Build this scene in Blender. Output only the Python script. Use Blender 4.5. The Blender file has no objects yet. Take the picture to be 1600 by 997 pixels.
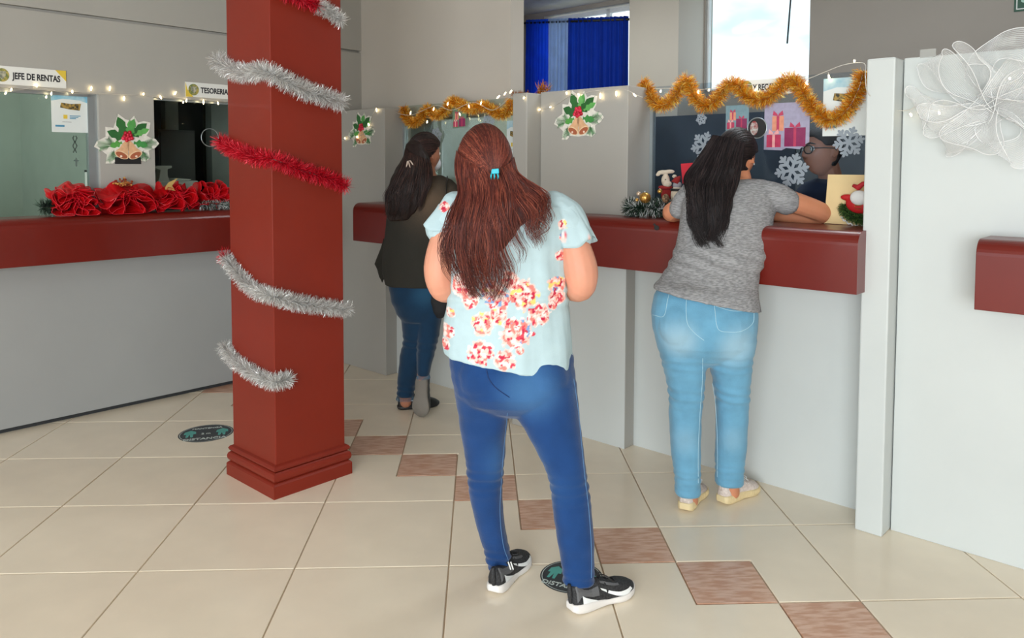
import bpy, bmesh, math, random
import numpy as np
from mathutils import Vector, noise
random.seed(7)
SC = bpy.context.scene
COL = SC.collection
# ------------------------------------------------------------------ camera
FPX, PITCH, YAW, ROLL, YP, CAMH = 1223.68, 0.05415, 0.04029, 0.00258, 324.18, 1.468
_cy, _sy, _cp, _sp = math.cos(YAW), math.sin(YAW), math.cos(PITCH), math.sin(PITCH)
CF = Vector((_sy*_cp, _cy*_cp, -_sp)); CR = Vector((_cy, -_sy, 0)); CU = CR.cross(CF)
CR, CU = CR*math.cos(ROLL)+CU*math.sin(ROLL), CU*math.cos(ROLL)-CR*math.sin(ROLL)
CC = Vector((0, 0, CAMH))
cam_data = bpy.data.cameras.new('camera'); cam = bpy.data.objects.new('camera', cam_data); COL.objects.link(cam)
from mathutils import Matrix
M = Matrix((CR, CU, -CF)).transposed().to_4x4(); M.translation = CC
cam.matrix_world = M
cam_data.sensor_fit = 'HORIZONTAL'; cam_data.sensor_width = 36; cam_data.lens = 36*FPX/1600
cam_data.shift_y = -(498.5-YP)/1600
cam_data.clip_start = .05
SC.camera = cam
# ------------------------------------------------------------------ light
SC.view_settings.view_transform = 'Standard'; SC.view_settings.look = 'None'
SC.view_settings.gamma = 1; SC.view_settings.use_curve_mapping = False
SC.view_settings.exposure = 0.82
w = bpy.data.worlds.new('sky'); SC.world = w; w.use_nodes = True
nt = w.node_tree; nt.nodes.clear()
out = nt.nodes.new('ShaderNodeOutputWorld'); bg = nt.nodes.new('ShaderNodeBackground')
tc = nt.nodes.new('ShaderNodeTexCoord'); mp = nt.nodes.new('ShaderNodeMapping'); mp.inputs['Scale'].default_value = (2, 2, 5)
nz = nt.nodes.new('ShaderNodeTexNoise'); nz.inputs['Scale'].default_value = 2.2; nz.inputs['Detail'].default_value = 6
cr = nt.nodes.new('ShaderNodeValToRGB')
cr.color_ramp.elements[0].position = .4; cr.color_ramp.elements[0].color = (.50, .80, 1.0, 1)
cr.color_ramp.elements[1].position = .56; cr.color_ramp.elements[1].color = (.95, 1.0, 1.0, 1)
nt.links.new(tc.outputs['Generated'], mp.inputs['Vector']); nt.links.new(mp.outputs[0], nz.inputs['Vector'])
nt.links.new(nz.outputs['Fac'], cr.inputs['Fac']); nt.links.new(cr.outputs['Color'], bg.inputs['Color'])
bg.inputs['Strength'].default_value = 1.0
nt.links.new(bg.outputs[0], out.inputs['Surface'])
R2 = math.sqrt(2)
def W(a, b, z=0.0): return Vector(((a+b)/R2, (b-a)/R2, z))      # booth frame: a along the counters, b away from the entrance
def area(name, loc, target, sx, sy, power, color):
    l = bpy.data.lights.new(name, 'AREA'); l.shape = 'RECTANGLE'; l.size = sx; l.size_y = sy; l.energy = power; l.color = color
    o = bpy.data.objects.new(name, l); COL.objects.link(o); o.location = loc
    o.rotation_euler = (Vector(target)-Vector(loc)).to_track_quat('-Z', 'Y').to_euler(); return o
area('entrance_daylight', W(1.6, -3.2, 1.35), W(-1.4, 3.2, .95), 3.6, 2.3, 190, (.93, .98, 1.0))
area('side_daylight', W(-3.6, -2.8, 1.7), W(-3.6, 3.0, 1.0), 2.0, 1.9, 14, (1.0, .97, .93))
area('office_fill', W(-1.6, 4.15, 2.93), W(-1.6, 4.15, 0), 1.2, .5, 13, (.9, .96, 1.0))  # added fill above the frame, brightens the seated man and back office
area('booth_fill', W(-3.9, 4.0, 2.93), W(-3.9, 4.0, 0), 1.0, .3, 13, (.95, 1.0, .95))  # added unseen fill for the far left booth behind its glass
area('left_office_fill', W(-5.9, 1.0, 2.93), W(-5.9, 1.0, 0), .8, 1.6, 11, (1.0, 1.0, .95))  # added fill hidden by the left wall, lifts the office interior

# ------------------------------------------------------------------ pixel-free helpers (rays used to place things at a stated depth)
def ray(u, v): return CF + CR*((u-800)/FPX) - CU*((v-YP)/FPX)
def at(u, v, Y): d = ray(u, v); return CC + d*(Y/d.y)
def fl(u, v, z=0.0): d = ray(u, v); return CC + d*((z-CAMH)/d.z)
def onb(u, v, b): d = ray(u, v); return CC + d*(b*R2/(d.x+d.y))
def ona(u, v, a): d = ray(u, v); return CC + d*(a*R2/(d.x-d.y))
def lin(r, g, b):
    f = lambda c: (c/255)/12.92 if c/255 <= .04045 else ((c/255+.055)/1.055)**2.4
    return (f(r), f(g), f(b))
# ------------------------------------------------------------------ materials
def mat(name, rgb, rough=.5, metal=0, spec=.5, noise_amt=.06, nscale=8, bump=0, bscale=60, attr=None, sss=0, coat=0, emit=0, alpha=None, rgb2=None, stretch=None, sheen=0):
    m = bpy.data.materials.new(name); m.use_nodes = True; t = m.node_tree; p = t.nodes['Principled BSDF']
    p.inputs['Roughness'].default_value = rough; p.inputs['Metallic'].default_value = metal
    p.inputs['Specular IOR Level'].default_value = spec; p.inputs['Coat Weight'].default_value = coat
    if sheen: p.inputs['Sheen Weight'].default_value = sheen
    tcn = t.nodes.new('ShaderNodeTexCoord'); src = tcn.outputs['Object']
    if stretch:
        mm = t.nodes.new('ShaderNodeMapping'); mm.inputs['Scale'].default_value = stretch; t.links.new(src, mm.inputs['Vector']); src = mm.outputs[0]
    if attr:
        a = t.nodes.new('ShaderNodeVertexColor'); a.layer_name = attr; base = a.outputs['Color']
    else:
        r = t.nodes.new('ShaderNodeRGB'); r.outputs[0].default_value = (*rgb, 1); base = r.outputs[0]
    nz = t.nodes.new('ShaderNodeTexNoise'); nz.inputs['Scale'].default_value = nscale; nz.inputs['Detail'].default_value = 4
    t.links.new(src, nz.inputs['Vector'])
    if rgb2:
        mx = t.nodes.new('ShaderNodeMix'); mx.data_type = 'RGBA'
        rr = t.nodes.new('ShaderNodeValToRGB'); rr.color_ramp.elements[0].position = .4; rr.color_ramp.elements[1].position = .6
        t.links.new(nz.outputs['Fac'], rr.inputs['Fac']); t.links.new(rr.outputs['Color'], mx.inputs['Factor'])
        t.links.new(base, mx.inputs['A']); mx.inputs['B'].default_value = (*rgb2, 1); base = mx.outputs['Result']
    elif noise_amt:
        mr = t.nodes.new('ShaderNodeMapRange'); mr.inputs['From Min'].default_value = .3; mr.inputs['From Max'].default_value = .7
        mr.inputs['To Min'].default_value = 1-noise_amt; mr.inputs['To Max'].default_value = 1+noise_amt
        t.links.new(nz.outputs['Fac'], mr.inputs['Value'])
        vm = t.nodes.new('ShaderNodeVectorMath'); vm.operation = 'SCALE'
        t.links.new(base, vm.inputs[0]); t.links.new(mr.outputs[0], vm.inputs['Scale']); base = vm.outputs[0]
    t.links.new(base, p.inputs['Base Color'])
    if emit:
        t.links.new(base, p.inputs['Emission Color']); p.inputs['Emission Strength'].default_value = emit
    if bump:
        n2 = t.nodes.new('ShaderNodeTexNoise'); n2.inputs['Scale'].default_value = bscale; n2.inputs['Detail'].default_value = 3
        t.links.new(src, n2.inputs['Vector'])
        bp = t.nodes.new('ShaderNodeBump'); bp.inputs['Strength'].default_value = bump; bp.inputs['Distance'].default_value = .004
        t.links.new(n2.outputs['Fac'], bp.inputs['Height']); t.links.new(bp.outputs[0], p.inputs['Normal'])
    if sss:
        p.inputs['Subsurface Weight'].default_value = sss; p.inputs['Subsurface Radius'].default_value = (.02, .008, .004)
        p.inputs['Subsurface Scale'].default_value = .5
    if alpha is not None: p.inputs['Alpha'].default_value = alpha
    return m
def glass_mat(name, tint, refl=.12):
    m = bpy.data.materials.new(name); m.use_nodes = True; t = m.node_tree; t.nodes.clear()
    o = t.nodes.new('ShaderNodeOutputMaterial'); mx = t.nodes.new('ShaderNodeMixShader')
    tr = t.nodes.new('ShaderNodeBsdfTransparent'); tr.inputs['Color'].default_value = (*tint, 1)
    gl = t.nodes.new('ShaderNodeBsdfGlossy'); gl.inputs['Roughness'].default_value = .02; gl.inputs['Color'].default_value = (.9, .95, 1, 1)
    fr = t.nodes.new('ShaderNodeFresnel'); fr.inputs['IOR'].default_value = 1.5
    mt = t.nodes.new('ShaderNodeMath'); mt.operation = 'MULTIPLY'; mt.inputs[1].default_value = refl
    t.links.new(fr.outputs[0], mt.inputs[0]); t.links.new(mt.outputs[0], mx.inputs['Fac'])
    t.links.new(tr.outputs[0], mx.inputs[1]); t.links.new(gl.outputs[0], mx.inputs[2]); t.links.new(mx.outputs[0], o.inputs['Surface'])
    return m
def sheer_mat(name, rgb, opac, scale=900, axis='X'):
    m = bpy.data.materials.new(name); m.use_nodes = True; t = m.node_tree; p = t.nodes['Principled BSDF']
    p.inputs['Base Color'].default_value = (*rgb, 1); p.inputs['Roughness'].default_value = .35; p.inputs['Sheen Weight'].default_value = .3
    uv = t.nodes.new('ShaderNodeUVMap'); sp = t.nodes.new('ShaderNodeSeparateXYZ'); t.links.new(uv.outputs[0], sp.inputs[0])
    s = t.nodes.new('ShaderNodeMath'); s.operation = 'SINE'; mu = t.nodes.new('ShaderNodeMath'); mu.operation = 'MULTIPLY'; mu.inputs[1].default_value = scale
    t.links.new(sp.outputs[axis], mu.inputs[0]); t.links.new(mu.outputs[0], s.inputs[0])
    mr = t.nodes.new('ShaderNodeMapRange'); mr.inputs['From Min'].default_value = -1; mr.inputs['From Max'].default_value = 1
    mr.inputs['To Min'].default_value = max(0, opac-.2); mr.inputs['To Max'].default_value = min(1, opac+.25)
    t.links.new(s.outputs[0], mr.inputs['Value']); t.links.new(mr.outputs[0], p.inputs['Alpha'])
    return m
def denim_mat(name, rgb, fade, spots):
    """denim with worn pale patches (object space balls) and twill grain"""
    m = mat(name, rgb, rough=.85, spec=.2, noise_amt=.10, nscale=14, bump=.25, bscale=220, sheen=.2)
    t = m.node_tree; p = t.nodes['Principled BSDF']; base = p.inputs['Base Color'].links[0].from_socket
    tcn = t.nodes.new('ShaderNodeTexCoord')
    for (c, rad, amt) in spots:
        d = t.nodes.new('ShaderNodeVectorMath'); d.operation = 'DISTANCE'; d.inputs[1].default_value = c
        t.links.new(tcn.outputs['Object'], d.inputs[0])
        mr = t.nodes.new('ShaderNodeMapRange'); mr.interpolation_type = 'SMOOTHERSTEP'
        mr.inputs['From Min'].default_value = 0; mr.inputs['From Max'].default_value = rad
        mr.inputs['To Min'].default_value = amt; mr.inputs['To Max'].default_value = 0
        t.links.new(d.outputs['Value'], mr.inputs['Value'])
        mx = t.nodes.new('ShaderNodeMix'); mx.data_type = 'RGBA'; mx.inputs['B'].default_value = (*fade, 1)
        t.links.new(mr.outputs[0], mx.inputs['Factor']); t.links.new(base, mx.inputs['A']); base = mx.outputs['Result']
    t.links.new(base, p.inputs['Base Color'])
    return m
PAINT = mat('grey_paint', (.58, .61, .60), .45, noise_amt=.03, nscale=2, bump=.05, bscale=25)
PAINT_SHADED = mat('grey_paint_shaded', (.40, .385, .355), .55, noise_amt=.03, nscale=2, bump=.05, bscale=25)  # same grey panels, with the dimmer light farther off put into the colour
BEIGE = mat('beige_wall_paint', (.52, .475, .42), .65, noise_amt=.03, nscale=1.5, bump=.06, bscale=30)
LEFTP = mat('left_wall_paint', (.40, .385, .35), .6, noise_amt=.03, nscale=1.5, bump=.06, bscale=30)
LOWP = mat('left_lower_paint', (.33, .335, .33), .45, noise_amt=.03, nscale=2)
CEIL = mat('ceiling_paint', (.55, .54, .52), .7)
RED = mat('red_gloss_paint', lin(108, 26, 17), .30, coat=.12, noise_amt=.07, nscale=3, bump=.04, bscale=12)
REDP = mat('red_pillar_paint', lin(124, 36, 20), .42, spec=.3, coat=.05, noise_amt=.06, nscale=3, bump=.05, bscale=14)
DARK = mat('dark_plinth', (.03, .032, .035), .6)
METAL = mat('brushed_metal', (.45, .5, .52), .35, metal=.8)
BLACK = mat('black', (.012, .012, .013), .5)
WHITE = mat('white', (.82, .82, .80), .5, noise_amt=.02)
TILE = mat('cream_tile', lin(243, 230, 208), .2, spec=.5, noise_amt=.035, nscale=5)
GROUT = mat('grout', lin(205, 184, 158), .8)
BROWN = mat('brown_tile', lin(200, 152, 124), .3, rgb2=lin(222, 186, 164), nscale=26, stretch=(.5, 2.2, 1), noise_amt=0)
GLASS = glass_mat('booth_glass', (.88, .92, .89), .12)
GLASSW = glass_mat('window_glass', (.95, .97, .97), .08)
BACKW = mat('back_wall_paint', (.33, .295, .26), .7, noise_amt=.03, nscale=1.5)
GLASSD = glass_mat('booth_glass_blue', (.82, .87, .91), .07)
PAPER = mat('paper', lin(232, 232, 226), .7, noise_amt=.01)
ATTR = mat('painted', (1, 1, 1), .6, attr='Col', noise_amt=.03, nscale=20)
SKIN = mat('skin', lin(214, 150, 124), .5, spec=.35, noise_amt=.05, nscale=12, sss=.12)
SKIN2 = mat('skin_tan', lin(206, 138, 104), .5, spec=.35, noise_amt=.05, nscale=12, sss=.12)
SKIN3 = mat('skin_brown', lin(176, 118, 92), .5, spec=.35, noise_amt=.05, nscale=12, sss=.1)
HAIR = mat('hair', (1, 1, 1), .45, spec=.35, attr='Col', noise_amt=.22, nscale=60, stretch=(2.2, 2.2, .25))
TINS = mat('tinsel_foil', (1, 1, 1), .35, metal=.35, attr='Col', noise_amt=0)
FOIL = TINS
# ------------------------------------------------------------------ mesh building
ORG = {}
class MB:
    def __init__(s): s.v = []; s.f = []; s.c = []; s.uv = []
    def add(s, vs, fs, col=None):
        n = len(s.v); s.v += [Vector(x) for x in vs]; s.f += [tuple(i+n for i in f) for f in fs]
        s.c += [col or (1, 1, 1)]*len(vs); return n
    def hexa(s, p, col=None):   # 8 points: bottom 4 (ccw), top 4
        s.add(p, [(0, 3, 2, 1), (4, 5, 6, 7), (0, 1, 5, 4), (1, 2, 6, 5), (2, 3, 7, 6), (3, 0, 4, 7)], col); return s
    def abbox(s, a0, a1, b0, b1, z0, z1, col=None):
        return s.hexa([W(a0, b0, z0), W(a1, b0, z0), W(a1, b1, z0), W(a0, b1, z0), W(a0, b0, z1), W(a1, b0, z1), W(a1, b1, z1), W(a0, b1, z1)], col)
    def box(s, x0, x1, y0, y1, z0, z1, col=None):
        return s.hexa([(x0, y0, z0), (x1, y0, z0), (x1, y1, z0), (x0, y1, z0), (x0, y0, z1), (x1, y0, z1), (x1, y1, z1), (x0, y1, z1)], col)
    def rings(s, rs, col=None, cap=True, closed=False):
        n = len(rs[0]); k0 = len(s.v)
        for r in rs: s.add(r, [], col)
        m = len(rs)
        for i in range(m if closed else m-1):
            for j in range(n):
                a = k0+i*n+j; b = k0+i*n+(j+1) % n; i2 = (i+1) % m
                s.f.append((a, b, k0+i2*n+(j+1) % n, k0+i2*n+j))
        if cap and not closed:
            s.f.append(tuple(k0+j for j in range(n))[::-1]); s.f.append(tuple(k0+(m-1)*n+j for j in range(n)))
        return s
    def tube(s, pts, rad, n=8, col=None, flat=1.0, cap=True, closed=False, ref=None):
        pts = [Vector(p) for p in pts]; m = len(pts)
        if not hasattr(rad, '__len__'): rad = [rad]*m
        rs = []; up = Vector(ref) if ref else None
        for i in range(m):
            if closed: t = pts[(i+1) % m]-pts[i-1]
            else: t = pts[min(i+1, m-1)]-pts[max(i-1, 0)]
            t.normalize()
            if up is None: up = Vector((0, 0, 1)) if abs(t.z) < .9 else Vector((1, 0, 0))
            u = up-t*up.dot(t)
            if u.length < 1e-5: u = t.orthogonal()
            u.normalize(); v = t.cross(u); 
            if not ref: up = u
            rs.append([pts[i]+(u*math.cos(2*math.pi*j/n)+v*math.sin(2*math.pi*j/n)*flat)*rad[i] for j in range(n)])
        return s.rings(rs, col, cap, closed)
    def ell(s, c, r, n=16, m=10, col=None, ax=None):
        c = Vector(c); X, Y, Z = ax or (Vector((1, 0, 0)), Vector((0, 1, 0)), Vector((0, 0, 1)))
        rs = []
        for i in range(m+1):
            t = math.pi*(i+.0)/m; t = min(max(t, .03), math.pi-.03)
            rs.append([c+X*(r[0]*math.sin(t)*math.cos(2*math.pi*j/n))+Y*(r[1]*math.sin(t)*math.sin(2*math.pi*j/n))-Z*(r[2]*math.cos(t)) for j in range(n)])
        return s.rings(rs, col)
    def prism(s, poly, fr, n0, n1, col=None):  # poly in (x,y) of frame fr=(o,ex,ey,en)
        o, ex, ey, en = fr; k = len(poly)
        A = [o+ex*p[0]+ey*p[1]+en*n0 for p in poly]; B = [o+ex*p[0]+ey*p[1]+en*n1 for p in poly]
        ar = sum(poly[i][0]*poly[(i+1) % k][1]-poly[(i+1) % k][0]*poly[i][1] for i in range(k))
        fs = [tuple(range(k))[::-1], tuple(range(k, 2*k))]+[(i, (i+1) % k, k+(i+1) % k, k+i) for i in range(k)]
        s.add(A+B, fs, col); return s
    def extr(s, prof, A, B, fn, col=None):  # profile points -> fn(t,p)
        return s.rings([[fn(A, p) for p in prof], [fn(B, p) for p in prof]], col)
def mk(name, mb, m, parent=None, smooth=False, kind=None, label=None, cat=None, group=None, bevel=0, remesh=0, smoothit=0, disp=None, colfn=None, fixn=True):
    me = bpy.data.meshes.new(name)
    vs = [tuple(v) for v in mb.v]; me.from_pydata(vs, [], mb.f); me.update()
    if fixn and not remesh:
        bm = bmesh.new(); bm.from_mesh(me); bmesh.ops.recalc_face_normals(bm, faces=bm.faces); bm.to_mesh(me); bm.free()
    if remesh:
        bm = bmesh.new(); bm.from_mesh(me); bmesh.ops.recalc_face_normals(bm, faces=bm.faces); bm.to_mesh(me); bm.free()
        t = bpy.data.objects.new('tmp', me); COL.objects.link(t)
        md = t.modifiers.new('r', 'REMESH'); md.mode = 'VOXEL'; md.voxel_size = remesh; md.adaptivity = 0
        if smoothit:
            sm = t.modifiers.new('s', 'SMOOTH'); sm.factor = .5; sm.iterations = smoothit
        dg = bpy.context.evaluated_depsgraph_get(); ev = t.evaluated_get(dg); me2 = bpy.data.meshes.new_from_object(ev)
        bpy.data.objects.remove(t); me = me2; me.name = name; smooth = True
    if disp:
        n = len(me.vertices); co = [v.co.copy() for v in me.vertices]; no = [v.normal.copy() for v in me.vertices]
        for v, c, nn in zip(me.vertices, co, no): v.co = c+nn*disp(c, nn)
        me.update()
    if colfn or (not remesh and mb.c and any(c != (1, 1, 1) for c in mb.c)):
        ca = me.color_attributes.new('Col', 'FLOAT_COLOR', 'POINT')
        if colfn: data = [(*colfn(v.co, v.normal), 1) for v in me.vertices]
        else: data = [(*c, 1) for c in mb.c]
        ca.data.foreach_set('color', np.array(data, dtype=np.float32).ravel())
    if mb.uv and not remesh:
        ul = me.uv_layers.new(name='UVMap')
        for lp in me.loops: ul.data[lp.index].uv = mb.uv[lp.vertex_index]
    if smooth: me.polygons.foreach_set('use_smooth', [True]*len(me.polygons))
    me.materials.append(m)
    o = bpy.data.objects.new(name, me); COL.objects.link(o)
    if parent is not None: org = ORG[parent]; o.parent = parent
    else:
        co = np.array([v.co[:] for v in me.vertices]); org = Vector(((co[:, 0].min()+co[:, 0].max())/2, (co[:, 1].min()+co[:, 1].max())/2, co[:, 2].min()))
        o.location = org
    me.transform(Matrix.Translation(-org)); me.update()
    ORG[o] = org
    if bevel:
        bv = o.modifiers.new('b', 'BEVEL'); bv.width = bevel; bv.segments = 2; bv.limit_method = 'ANGLE'
    if kind: o['kind'] = kind
    if label: o['label'] = label
    if cat: o['category'] = cat
    if group: o['group'] = group
    return o
def thing(name, label, cat, loc, group=None):
    o = bpy.data.objects.new(name, None); o.empty_display_size = .1; COL.objects.link(o); o.location = loc; ORG[o] = Vector(loc)
    o['label'] = label; o['category'] = cat
    if group: o['group'] = group
    return o
def struct(name, mb, m, parent=None, **k):
    return mk(name, mb, m, parent, kind='structure' if parent is None else None, **k)
def FB(a, b, z): return (W(a, b, z), Vector((1, -1, 0))/R2, Vector((0, 0, 1)), Vector((-1, -1, 0))/R2)   # frame on a booth front
def FA(a, b, z): return (W(a, b, z), Vector((1, 1, 0))/R2, Vector((0, 0, 1)), Vector((1, -1, 0))/R2)     # frame on the left wall
def text_obj(name, s, size, fr, off, m, parent, x=0, y=0, bold=.012, sx=1.0, align='LEFT', rot=0, fit=None):
    cu = bpy.data.curves.new(name, 'FONT'); cu.body = s; cu.size = size; cu.offset = bold*size; cu.extrude = .0006; cu.align_x = align; cu.resolution_u = 3
    t = bpy.data.objects.new('tmp', cu); COL.objects.link(t)
    dg = bpy.context.evaluated_depsgraph_get(); me = bpy.data.meshes.new_from_object(t.evaluated_get(dg)); bpy.data.objects.remove(t)
    if fit: xs = [v.co.x for v in me.vertices]; sx = fit/(max(xs)-min(xs))
    o, ex, ey, en = fr; mb = MB(); cs, sn = math.cos(rot), math.sin(rot)
    mb.v = [o+ex*((v.co.x*sx*cs-v.co.y*sn)+x)+ey*((v.co.x*sx*sn+v.co.y*cs)+y)+en*(off+v.co.z) for v in me.vertices]
    mb.f = [tuple(p.vertices) for p in me.polygons]; mb.c = []
    return mk(name, mb, m, parent)
def smooth_path(pts, n):
    """Catmull-Rom resample"""
    P = [Vector(p) for p in pts]; P = [P[0]*2-P[1]]+P+[P[-1]*2-P[-2]]; out = []; k = len(P)-3
    for i in range(n):
        t = i/(n-1)*k; j = min(int(t), k-1); f = t-j; a, b, c, d = P[j:j+4]
        out.append(.5*((2*b)+(c-a)*f+(2*a-5*b+4*c-d)*f*f+(3*b-3*c+d-a)*f**3))
    return out
# ================================================================== setting
GX, GY, S = -0.6757, 4.2013, .28
fl_base = MB().box(-9, 7, -6, 10, -.12, -.008)
floor = struct('floor', fl_base, GROUT)
def tile_mb(cells_poly):
    mb = MB(); k = len(cells_poly); g = .0028; h = .0012
    cx = sum(p[0] for p in cells_poly)/k; cy = sum(p[1] for p in cells_poly)/k
    def inset(poly, d):
        out = []
        for i in range(k):
            p0 = Vector(poly[i-1]); p1 = Vector(poly[i]); p2 = Vector(poly[(i+1) % k])
            e1 = (p1-p0).normalized(); e2 = (p2-p1).normalized(); n1 = Vector((-e1.y, e1.x)); n2 = Vector((-e2.y, e2.x))
            out.append((p1+(n1+n2)*d)[:])
        return out
    A = inset(cells_poly, g); B = inset(cells_poly, g+.002)
    mb.add([(x, y, -.010) for x, y in A]+[(x, y, -.0014) for x, y in A]+[(x, y, 0) for x, y in B],
           [(i, (i+1) % k, k+(i+1) % k, k+i) for i in range(k)]+[(k+i, k+(i+1) % k, 2*k+(i+1) % k, 2*k+i) for i in range(k)]+[tuple(range(2*k, 3*k))])
    return mb
shared = {}
def put_tile(key, poly, ox, oy, name, m):
    if key not in shared:
        o = mk(name, tile_mb(poly), m, floor, fixn=False); shared[key] = o.data
        o.data.transform(Matrix.Translation(ORG[floor])); 
    else:
        o = bpy.data.objects.new(name, shared[key]); COL.objects.link(o); o.parent = floor
    o.location = Vector((ox, oy, 0))-ORG[floor]
SQ = [(0, 0), (2*S, 0), (2*S, 2*S), (0, 2*S)]
LL = [(0, 0), (2*S, 0), (2*S, S), (S, S), (S, 2*S), (0, 2*S)]            # notch top right
LR = [(S, 0), (2*S, 0), (2*S, 2*S), (0, 2*S), (0, S), (S, S)]            # notch bottom left
BR = [(0, 0), (S, 0), (S, S), (0, S)]
def inside(x, y):  # centre in the hall
    b = (x+y)/R2; a = (x-y)/R2; return -5.4 < a < 1.9 and b < 3.9 and y > .9 and abs(x) < 4.6
for i in range(-12, 14):
    for j in range(-14, 10):
        if i % 2 == 0 and j % 2 == 1:      # left set: x0=i, ytop=j
            if j <= -(i+1) and inside(GX+(i+1)*S, GY+(j-1)*S):
                put_tile('LL' if j == -(i+1) else 'SQ', LL if j == -(i+1) else SQ, GX+i*S, GY+(j-2)*S, 'floor_tile', TILE)
        if i % 2 == 1 and j % 2 == 0:
            if j >= 1-i and inside(GX+(i+1)*S, GY+(j-1)*S):
                put_tile('LR' if j == 1-i else 'SQ', LR if j == 1-i else SQ, GX+i*S, GY+(j-2)*S, 'floor_tile', TILE)
for k in range(-6, 11):
    if inside(GX+(k-.5)*S, GY-(k-.5)*S):
        put_tile('BR', BR, GX+(k-1)*S, GY-k*S, 'brown_floor_tile', BROWN)
struct('ceiling', MB().abbox(-7.4, 4.2, -4.2, 6.1, 2.96, 3.1), CEIL)
# left wall with its two glazed openings
AL = -4.87
wl = struct('wall_left', MB().abbox(-5.0, AL, -4, 3.6, 1.875, 2.305).abbox(-5.0, AL+.004, -4, 3.6, 2.322, 2.96).abbox(-5.0, AL-.03, -4, 3.6, 2.30, 2.33)
            .abbox(-5.0, AL, 1.735, 2.05, 1.179, 1.875).abbox(-5.0, AL, 2.98, 3.6, .0, 1.875), LEFTP)
struct('wall_left_lower', MB().abbox(-5.0, AL+.01, -4, 2.98, .028, .924), LOWP)
struct('baseboard_left', MB().abbox(-4.98, AL-.02, -4, 3.5, 0, .03), DARK)
win1 = struct('window_1', MB().abbox(-4.94, -4.90, 1.685, 1.735, 1.17, 1.875).abbox(-4.94, -4.90, -4, 1.70, 1.855, 1.875), METAL)
mk('pane', MB().abbox(-4.925, -4.917, -4, 1.686, 1.17, 1.857), GLASS, win1)
win2 = struct('window_2', MB().abbox(-4.94, -4.90, 2.63, 2.645, 1.17, 1.875).abbox(-4.94, -4.90, 2.05, 2.98, 1.862, 1.875), METAL)
mk('pane', MB().abbox(-4.925, -4.917, 2.05, 2.628, 1.17, 1.864), GLASS, win2)
mk('pane', MB().abbox(-4.925, -4.917, 2.647, 2.98, 1.17, 1.864), GLASS, win2)
hole = onb(320, 215, 0)
# rooms behind the left wall
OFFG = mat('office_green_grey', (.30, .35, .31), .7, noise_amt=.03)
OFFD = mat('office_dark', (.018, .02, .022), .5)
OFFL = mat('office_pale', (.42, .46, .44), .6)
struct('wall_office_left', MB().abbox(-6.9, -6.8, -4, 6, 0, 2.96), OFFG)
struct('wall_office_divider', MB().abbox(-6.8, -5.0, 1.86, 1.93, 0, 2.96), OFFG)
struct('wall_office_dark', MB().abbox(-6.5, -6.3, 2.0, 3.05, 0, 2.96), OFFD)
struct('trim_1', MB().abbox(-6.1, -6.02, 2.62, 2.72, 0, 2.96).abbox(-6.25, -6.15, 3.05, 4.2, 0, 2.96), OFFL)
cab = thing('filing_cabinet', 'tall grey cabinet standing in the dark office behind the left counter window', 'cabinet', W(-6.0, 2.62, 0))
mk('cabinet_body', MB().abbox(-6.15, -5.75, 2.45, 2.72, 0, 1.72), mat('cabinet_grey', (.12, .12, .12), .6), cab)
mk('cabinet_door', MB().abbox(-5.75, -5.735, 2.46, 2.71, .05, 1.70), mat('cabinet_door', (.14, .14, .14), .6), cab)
# far booths ------------------------------------------------------------------
PT = 1.872
struct('wall_far_left', MB().abbox(-4.87, -4.294, 3.365, 3.60, 0, 1.858), PAINT_SHADED, bevel=.004)
struct('wall_recess_left', MB().abbox(-4.294, -2.964, 3.462, 3.60, 0, .959), PAINT)
struct('trim_2', MB().abbox(-2.964, -2.857, 3.215, 3.60, 0, PT-.008), PAINT_SHADED, bevel=.006)
struct('wall_far_middle', MB().abbox(-2.857, -2.85, 3.33, 3.56, 0, PT).abbox(-2.8485, -2.27, 3.325, 3.56, 0, PT), PAINT_SHADED, bevel=.004)
struct('wall_far_middle_daylit', MB().abbox(-2.847, -2.272, 3.3235, 3.3255, .0, 1.0), PAINT)  # thin lighter sheet: daylight on the lower panel put into its colour
struct('wall_recess_right', MB().abbox(-2.27, -1.077, 3.406, 3.56, 0, .967), PAINT)
struct('trim_3', MB().abbox(-1.077, -.972, 3.215, 3.56, 0, 1.885), PAINT, bevel=.006)
struct('wall_far_right', MB().abbox(-.968, 2.6, 3.308, 3.44, 0, 1.888), PAINT, bevel=.003)
struct('wall_far_upper', MB().abbox(-4.98, -3.335, 3.60, 3.72, 1.80, 2.96), BEIGE)
# glass of booths A and C
def booth_glass(name, a0, a1, m):
    f = struct(name, MB().abbox(a0, a0+.018, 3.525, 3.555, 1.214, 1.872).abbox(a1-.012, a1, 3.525, 3.555, 1.214, 1.875), METAL)
    mk('pane', MB().abbox(a0+.018, a1-.012, 3.537, 3.543, 1.175, 1.878), m, f)
    return f
booth_glass('window_3', -4.294, -2.964, GLASS)
booth_glass('window_4', -2.27, -1.077, GLASSD)
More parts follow.
